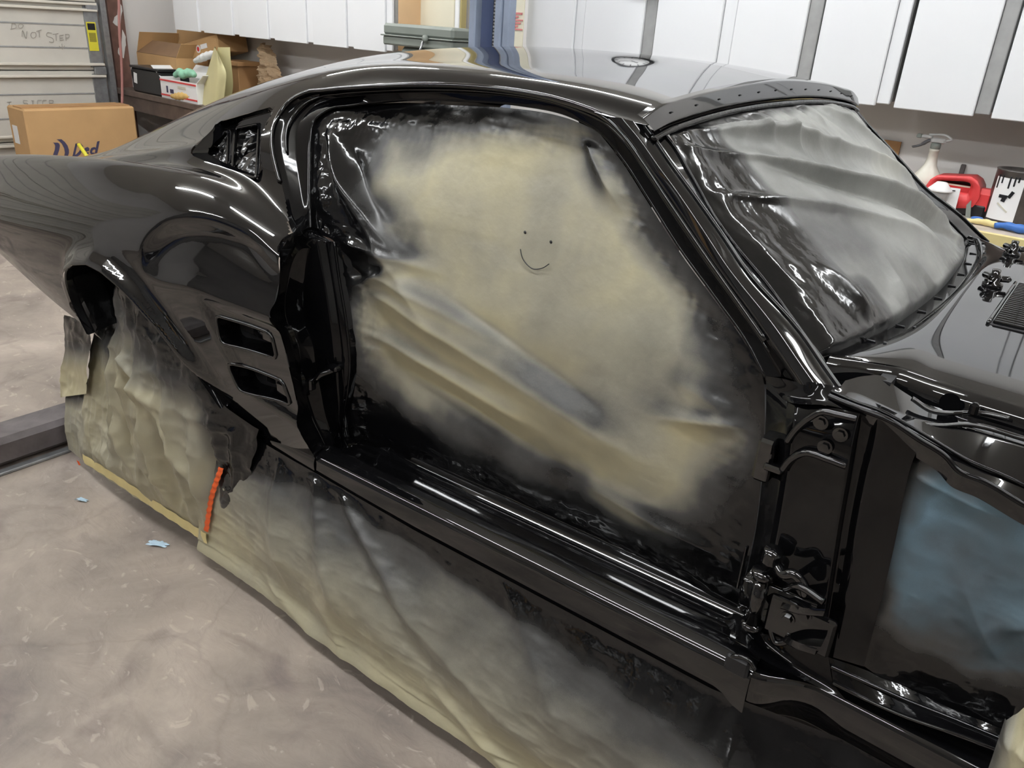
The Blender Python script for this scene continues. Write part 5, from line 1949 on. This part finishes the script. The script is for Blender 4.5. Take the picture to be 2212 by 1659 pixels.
# ---- things on the right bench
TZ = .90
sp = at(1990, 430, 3.66)
t = rthing('spray_bottle', 'translucent spray bottle with grey trigger head on the right bench', 'spray bottle', sp[0], 3.66, TZ)
t.scale = (1.15, 1.15, .74)
bot = simple('translucent milky plastic', (208, 204, 192), .3, var=.03)
MB().lathe([(.045, 0), (.048, .01), (.048, .13), (.044, .16), (.030, .19), (.021, .215), (.017, .25), (.015, .285), (.0165, .287), (.0165, .30)], 24).build('bottle', bot, t, True)
MB().lathe([(.015, .300), (.0165, .302), (.0165, .325), (.012, .33)], 18).build('collar', M['drill'], t, True)
MB().box((.005, 0, .343), (.05, .022, .026), bev=.006).box((-.035, 0, .358), (.035, .02, .018), bev=.004).build('spray_head', simple('clear grey plastic', (176, 176, 174), .3), t, False)
MB().box((-.06, 0, .358), (.018, .022, .022), bev=.004).build('nozzle', M['drill'], t)
MB().tube(curve(np.array([(-.02, 0, .345), (-.03, 0, .335), (-.05, 0, .31), (-.075, 0, .295)]), 12), [.008]*6+[.006]*6, 8).build('trigger', simple('dark grey plastic', (84, 84, 88), .4), t, True)
MB().tube(curve(np.array([(.03, 0, .345), (.045, 0, .355), (.03, 0, .372), (-.03, 0, .37)]), 12), .006, 8).build('head_shell', bpy.data.materials['clear grey plastic'], t, True)
# red tool case
yr = 3.60
c = at(2065, 455, yr)
t = rthing('tool_case', 'red plastic case with a handle window on the right bench', 'tool case', c[0], yr, TZ)
ol = [(2008, 398), (2018, 384), (2032, 376), (2105, 379), (2118, 388), (2124, 402), (2122, 425), (2112, 440), (2104, 447), (2030, 445), (2012, 430)]
il = [(2034, 387), (2098, 390), (2104, 396), (2098, 415), (2030, 406), (2026, 396)]
pt = lambda u, v: (at(u, v, yr)[0]-c[0], at(u, v, yr)[2]-TZ)
OL, IL = [pt(*p) for p in ol], [pt(*p) for p in il]
zmin = min(p[1] for p in OL)
n_ = 40
oc = curve(np.array([(x, 0, z) for x, z in OL+[OL[0]]]), n_+1, False)[:-1]
ic = curve(np.array([(x, 0, z) for x, z in IL+[IL[0]]]), n_+1, False)[:-1]
ic = np.roll(ic, -np.argmin(np.linalg.norm(ic-oc[0], axis=1)), 0)
ring = [oc+(0, -.05, 0), oc+(0, .05, 0), ic+(0, .04, 0), ic+(0, -.045, 0), (oc*.6+ic*.4)+(0, -.06, 0), oc+(0, -.05, 0)]
Gr = np.array(ring).transpose(1, 0, 2)
MB().grid(Gr, closed_u=True).build('handle_frame', M['red'], t, True)
MB().add([p+(0, .03, 0) for p in ic], [tuple(range(n_))]).build('window', simple('smoky plastic', (150, 142, 136), .4), t)
MB().box((pt(2085, 425)[0], .0, pt(2080, 428)[1]), (.22, .08, .10), bev=.02).build('body', M['red'], t)
MB().box((pt(2080, 455)[0], 0, .025), (.17, .09, .05), bev=.008).build('base', M['black'], t)
MB().prism([(pt(2096, 462)[0], 0), (pt(2107, 462)[0], 0), (pt(2108, 428)[0], pt(2108, 428)[1]), (pt(2098, 438)[0], pt(2098, 438)[1])], .006, ((0, -.075, 0), (1, 0, 0), (0, 0, 1), (0, 1, 0))).build('side_plate', M['drill'], t)
MB().box((pt(2060, 402)[0], -.02, pt(2060, 402)[1]), (.14, .01, .022), bev=.003).build('blade_guard', M['cream'], t)
# blister card
yk = 3.52
c = at(2054, 455, yk)
t = rthing('blister_card', 'white and red blister card standing in front of the red case', 'card', c[0], yk, TZ)
q = [at(u, v, yk) for u, v in ((2034, 452), (2062, 458), (2075, 408), (2045, 404))]
Q = [(p[0]-c[0], max(.0, p[2]-TZ)) for p in q]
MB().prism(Q, .004, ((0, 0, 0), (1, 0, 0), (0, 0, 1), (0, 1, 0))).build('card', M['white'], t)
q = [at(u, v, yk) for u, v in ((2033, 440), (2037, 441), (2048, 405), (2044, 404))]
MB().prism([(p[0]-c[0], p[2]-TZ) for p in q], .002, ((0, -.003, 0), (1, 0, 0), (0, 0, 1), (0, 1, 0))).build('red_edge', M['red'], t)
q = [at(u, v, yk) for u, v in ((2049, 410), (2064, 411), (2064, 413), (2049, 412))]
MB().prism([(p[0]-c[0], p[2]-TZ) for p in q], .002, ((0, -.003, 0), (1, 0, 0), (0, 0, 1), (0, 1, 0))).build('hang_slot', M['black'], t)
# mixing cup with cone lid
yc_ = 3.50
c = at(2022, 440, yc_)
t = rthing('mixing_cup', 'grey mixing cup with a white cone lid in front of the red case', 'cup', c[0], yc_, TZ)
h1 = at(2022, 411, yc_)[2]-TZ
MB().lathe([(.030, 0), (.036, h1-.01), (.038, h1)], 20).build('cup', simple('grey translucent plastic', (150, 148, 146), .3), t, True)
MB().lathe([(.044, h1), (.044, h1+.006), (.022, h1+.03), (.018, h1+.034)], 20).build('cone_lid', M['white'], t, True)
# paint cans
def can(u, v, y, r, h, label, side, labelm, drips):
    c = at(u, v, y)
    t = rthing('paint_can', label, 'paint can', c[0], y, TZ)
    MB().lathe([(r*.98, 0), (r, .004), (r, h-.006), (r*1.02, h-.004), (r*1.02, h), (r*.9, h), (r*.88, h-.008)], 32).build('can', side, t, True)
    a0, a1 = drips
    ang = np.linspace(a0, a1, 24)
    G = np.array([[(r*1.006*math.cos(q_), r*1.006*math.sin(q_), z_) for q_ in ang] for z_ in (.012, h*.86)])
    MB().grid(G).build('paper_label', labelm, t, True)
    return t, r, h
dk = simple('paint-run steel', (84, 80, 78), .35, .5, var=.35, scale=18)
t, r, h = can(2166, 500, 3.60, .082, .195, 'white-labelled paint can with black drips on the right bench', dk, M['white'], (-2.45, -1.15))
for k, a_ in enumerate((-2.3, -2.1, -1.75, -1.55, -1.4)):
    ln = (.05, .03, .045, .035, .02)[k]
    MB().box((r*1.012*math.cos(a_), r*1.012*math.sin(a_), h*.9-ln/2), (.006, .004, ln), rotm(0, 0, a_+math.pi/2), bev=.0015).build('paint_drip', M['black'], t)
for k, (a_, z_, w2, h2) in enumerate(((-1.85, .10, .03, .012), (-1.8, .088, .015, .014), (-1.55, .11, .012, .026), (-1.75, .06, .05, .005))):
    MB().box((r*1.012*math.cos(a_), r*1.012*math.sin(a_), z_), (w2, .003, h2), rotm(0, .2*k, a_+math.pi/2)).build('label_print', M['black'] if k < 3 else gt, t)
t, r, h = can(2235, 510, 3.66, .075, .165, 'tan and blue paint can at the right edge behind the white one', M['cream'], simple('teal label', (60, 130, 150), .5), (-3.0, -1.2))
blob('nitrile_glove', (at(2190, 486, 3.38)[0], 3.38, TZ+.014), [(-.06, 0, .0), (-.03, .01, .004), (.02, 0, .004), (.08, .01, .006), (.13, 0, .0)], .016, M['glove_blue'], 'blue nitrile glove lying on the right bench', 'glove')
c = at(2112, 468, 3.44)
ob = MB().lathe([(.020, 0), (.021, .002), (.021, .018), (.019, .022), (.010, .024)], 18).build('bottle_cap', M['glove_blue'], None, True)
ob.location = W(c[0], 3.44, TZ)
tag(ob, 'small blue and white cap on the right bench', 'cap')
blob('paper_scrap', (at(2140, 480, 3.40)[0], 3.40, TZ+.010), [(-.08, 0, .0), (-.03, .01, .004), (.03, 0, .002), (.07, .01, 0)], .012, M['tape'], 'tan paper scrap on the right bench', 'scrap')
# cardboard sheet on the wall
a, b = at(1880, 299, 3.88), at(1945, 302, 3.88)
zb_ = at(1938, 345, 3.88)[2]
ob = MB().box((0, 0, 0), (b[0]-a[0], .008, a[2]-zb_)).build('cardboard_sheet', M['card_dk'])
ob.location = W((a[0]+b[0])/2, 3.905, (a[2]+zb_)/2)
ob.rotation_euler = (0, 0, RZ)
tag(ob, 'brown cardboard sheet fixed to the wall behind the spray bottle', 'cardboard')
ob = MB().box((0, 0, 0), (.02, .01, .05), bev=.003).build('wall_hook', M['rust'])
p = at(2078, 368, 3.9)
ob.location = W(p[0], 3.905, p[2])
tag(ob, 'small rusty hook on the wall above the red case', 'hook')

# ---- floor: steel beam, strip, scraps
b0, b1 = onZ(0, 1016, .012), onZ(130, 976, .012)
xb_ = (b0[0]+b1[0])/2
ob = MB().box((-.075, 0, 0), (.15, 2.6, .10), bev=.018).build('steel_beam', M['rust'])
ob.location = (xb_-.02, .35, .062)
tag(ob, 'rusty grey steel beam lying across the floor behind the wheel', 'beam')
ob = MB().box((0, 0, 0), (.03, 2.6, .012), bev=.003).build('floor_strip', M['galv'])
ob.location = (xb_, .35, .006)
tag(ob, 'thin pale strip on the floor along the steel beam', 'strip')
bluep = simple('pale blue paper', (176, 200, 216), .6, var=.1)
for (u, v, L_, lab) in ((342, 1177, .055, 'larger pale blue paper scrap on the floor beside the skirt'), (178, 1082, .035, 'smaller pale blue paper scrap on the floor near the wheel')):
    c = onZ(u, v, .0)
    gx, gy = np.meshgrid(np.linspace(-.5, .5, 12), np.linspace(-.5, .5, 8))
    P = np.stack([gx*L_*(1+.3*np.sin(gy*9)), gy*L_*.5*(1-.5*np.abs(gx)), .003+.008*np.abs(crumple(gx*3+u, gy*3, 131))], 2)
    ob = MB().grid(P).build('paper_scrap', bluep, None, True)
    ob.location = c
    ob.rotation_euler = (0, 0, .5)
    tag(ob, lab, 'scrap')

# ---- behind the camera: unseen shelf, boxes and chest added for the paint to mirror
t = rthing('reflection_shelf', 'steel storage shelf added behind the camera for reflections', 'shelf', -2.6, -4.1, 0)
for z_ in (.1, .7, 1.3, 1.9):
    MB().box((0, 0, z_), (2.4, .5, .03)).build('shelf_board', M['galv'], t)
for x_ in (-1.17, 1.17):
    for y_ in (-.23, .23):
        MB().box((x_, y_, 1.0), (.04, .04, 2.0)).build('upright', M['galv'], t)
k_ = 0
for z_ in (.115, .715, 1.315):
    for x_ in (-.85, -.3, .25, .8):
        k_ += 1
        cc = carton('reflection_box', ['brown', 'dark', 'white'][k_ % 3]+' storage box added for reflections, number %s from the left on the %s shelf board behind the camera' % (['one', 'two', 'three', 'four'][(k_-1) % 4], {.115: 'lowest', .715: 'second', 1.315: 'third'}[z_]), .42, .38, .28+.05*(k_ % 3), (-2.6+x_, -4.1, z_), closed=True, mat=[M['card'], M['black'], M['white']][k_ % 3])
t = rthing('reflection_chest', 'blue tool chest added behind the camera for reflections', 'tool chest', -4.6, -3.9, 0)
MB().box((0, 0, .55), (.9, .5, 1.0), bev=.02).build('body', M['blue'], t)
for k in range(5):
    d_ = MB().box((0, .255, .17+k*.19), (.84, .02, .17), bev=.005).build('drawer', M['blue'], t)
    MB().box((0, .275, .22+k*.19), (.5, .02, .02), bev=.004).build('handle', M['steel'], d_)
MB().box((0, 0, .025), (.8, .4, .05)).build('plinth', M['black'], t)

# ---- wall clock hung on a cabinet door above the car, mirrored in the roof
t = rthing('wall_clock', 'round white wall clock with a black rim on the cabinets above the roof', 'clock', -2.28, CY-.035, 1.80)
RX90 = rotm(math.pi/2, 0, 0)
MB().lathe([(.125, -.012), (.128, 0), (.125, .014), (.112, .016), (.110, .008)], 40, (0, 0, 0), RX90).build('rim', M['black'], t, True)
MB().lathe([(.111, .0), (.111, .009), (.02, .0095)], 40, (0, 0, 0), RX90).build('dial', M['white'], t, True)
for k in range(12):
    a_ = k*math.pi/6
    MB().box((.092*math.sin(a_), -.011, .092*math.cos(a_)), (.006, .002, .018), rotm(0, a_, 0)).build('hour_mark', M['black'], t)
MB().box((.02, -.0125, .02), (.007, .002, .06), rotm(0, .8, 0)).build('hour_hand', M['black'], t)
MB().box((-.035, -.0145, .012), (.005, .002, .085), rotm(0, -1.2, 0)).build('minute_hand', M['black'], t)
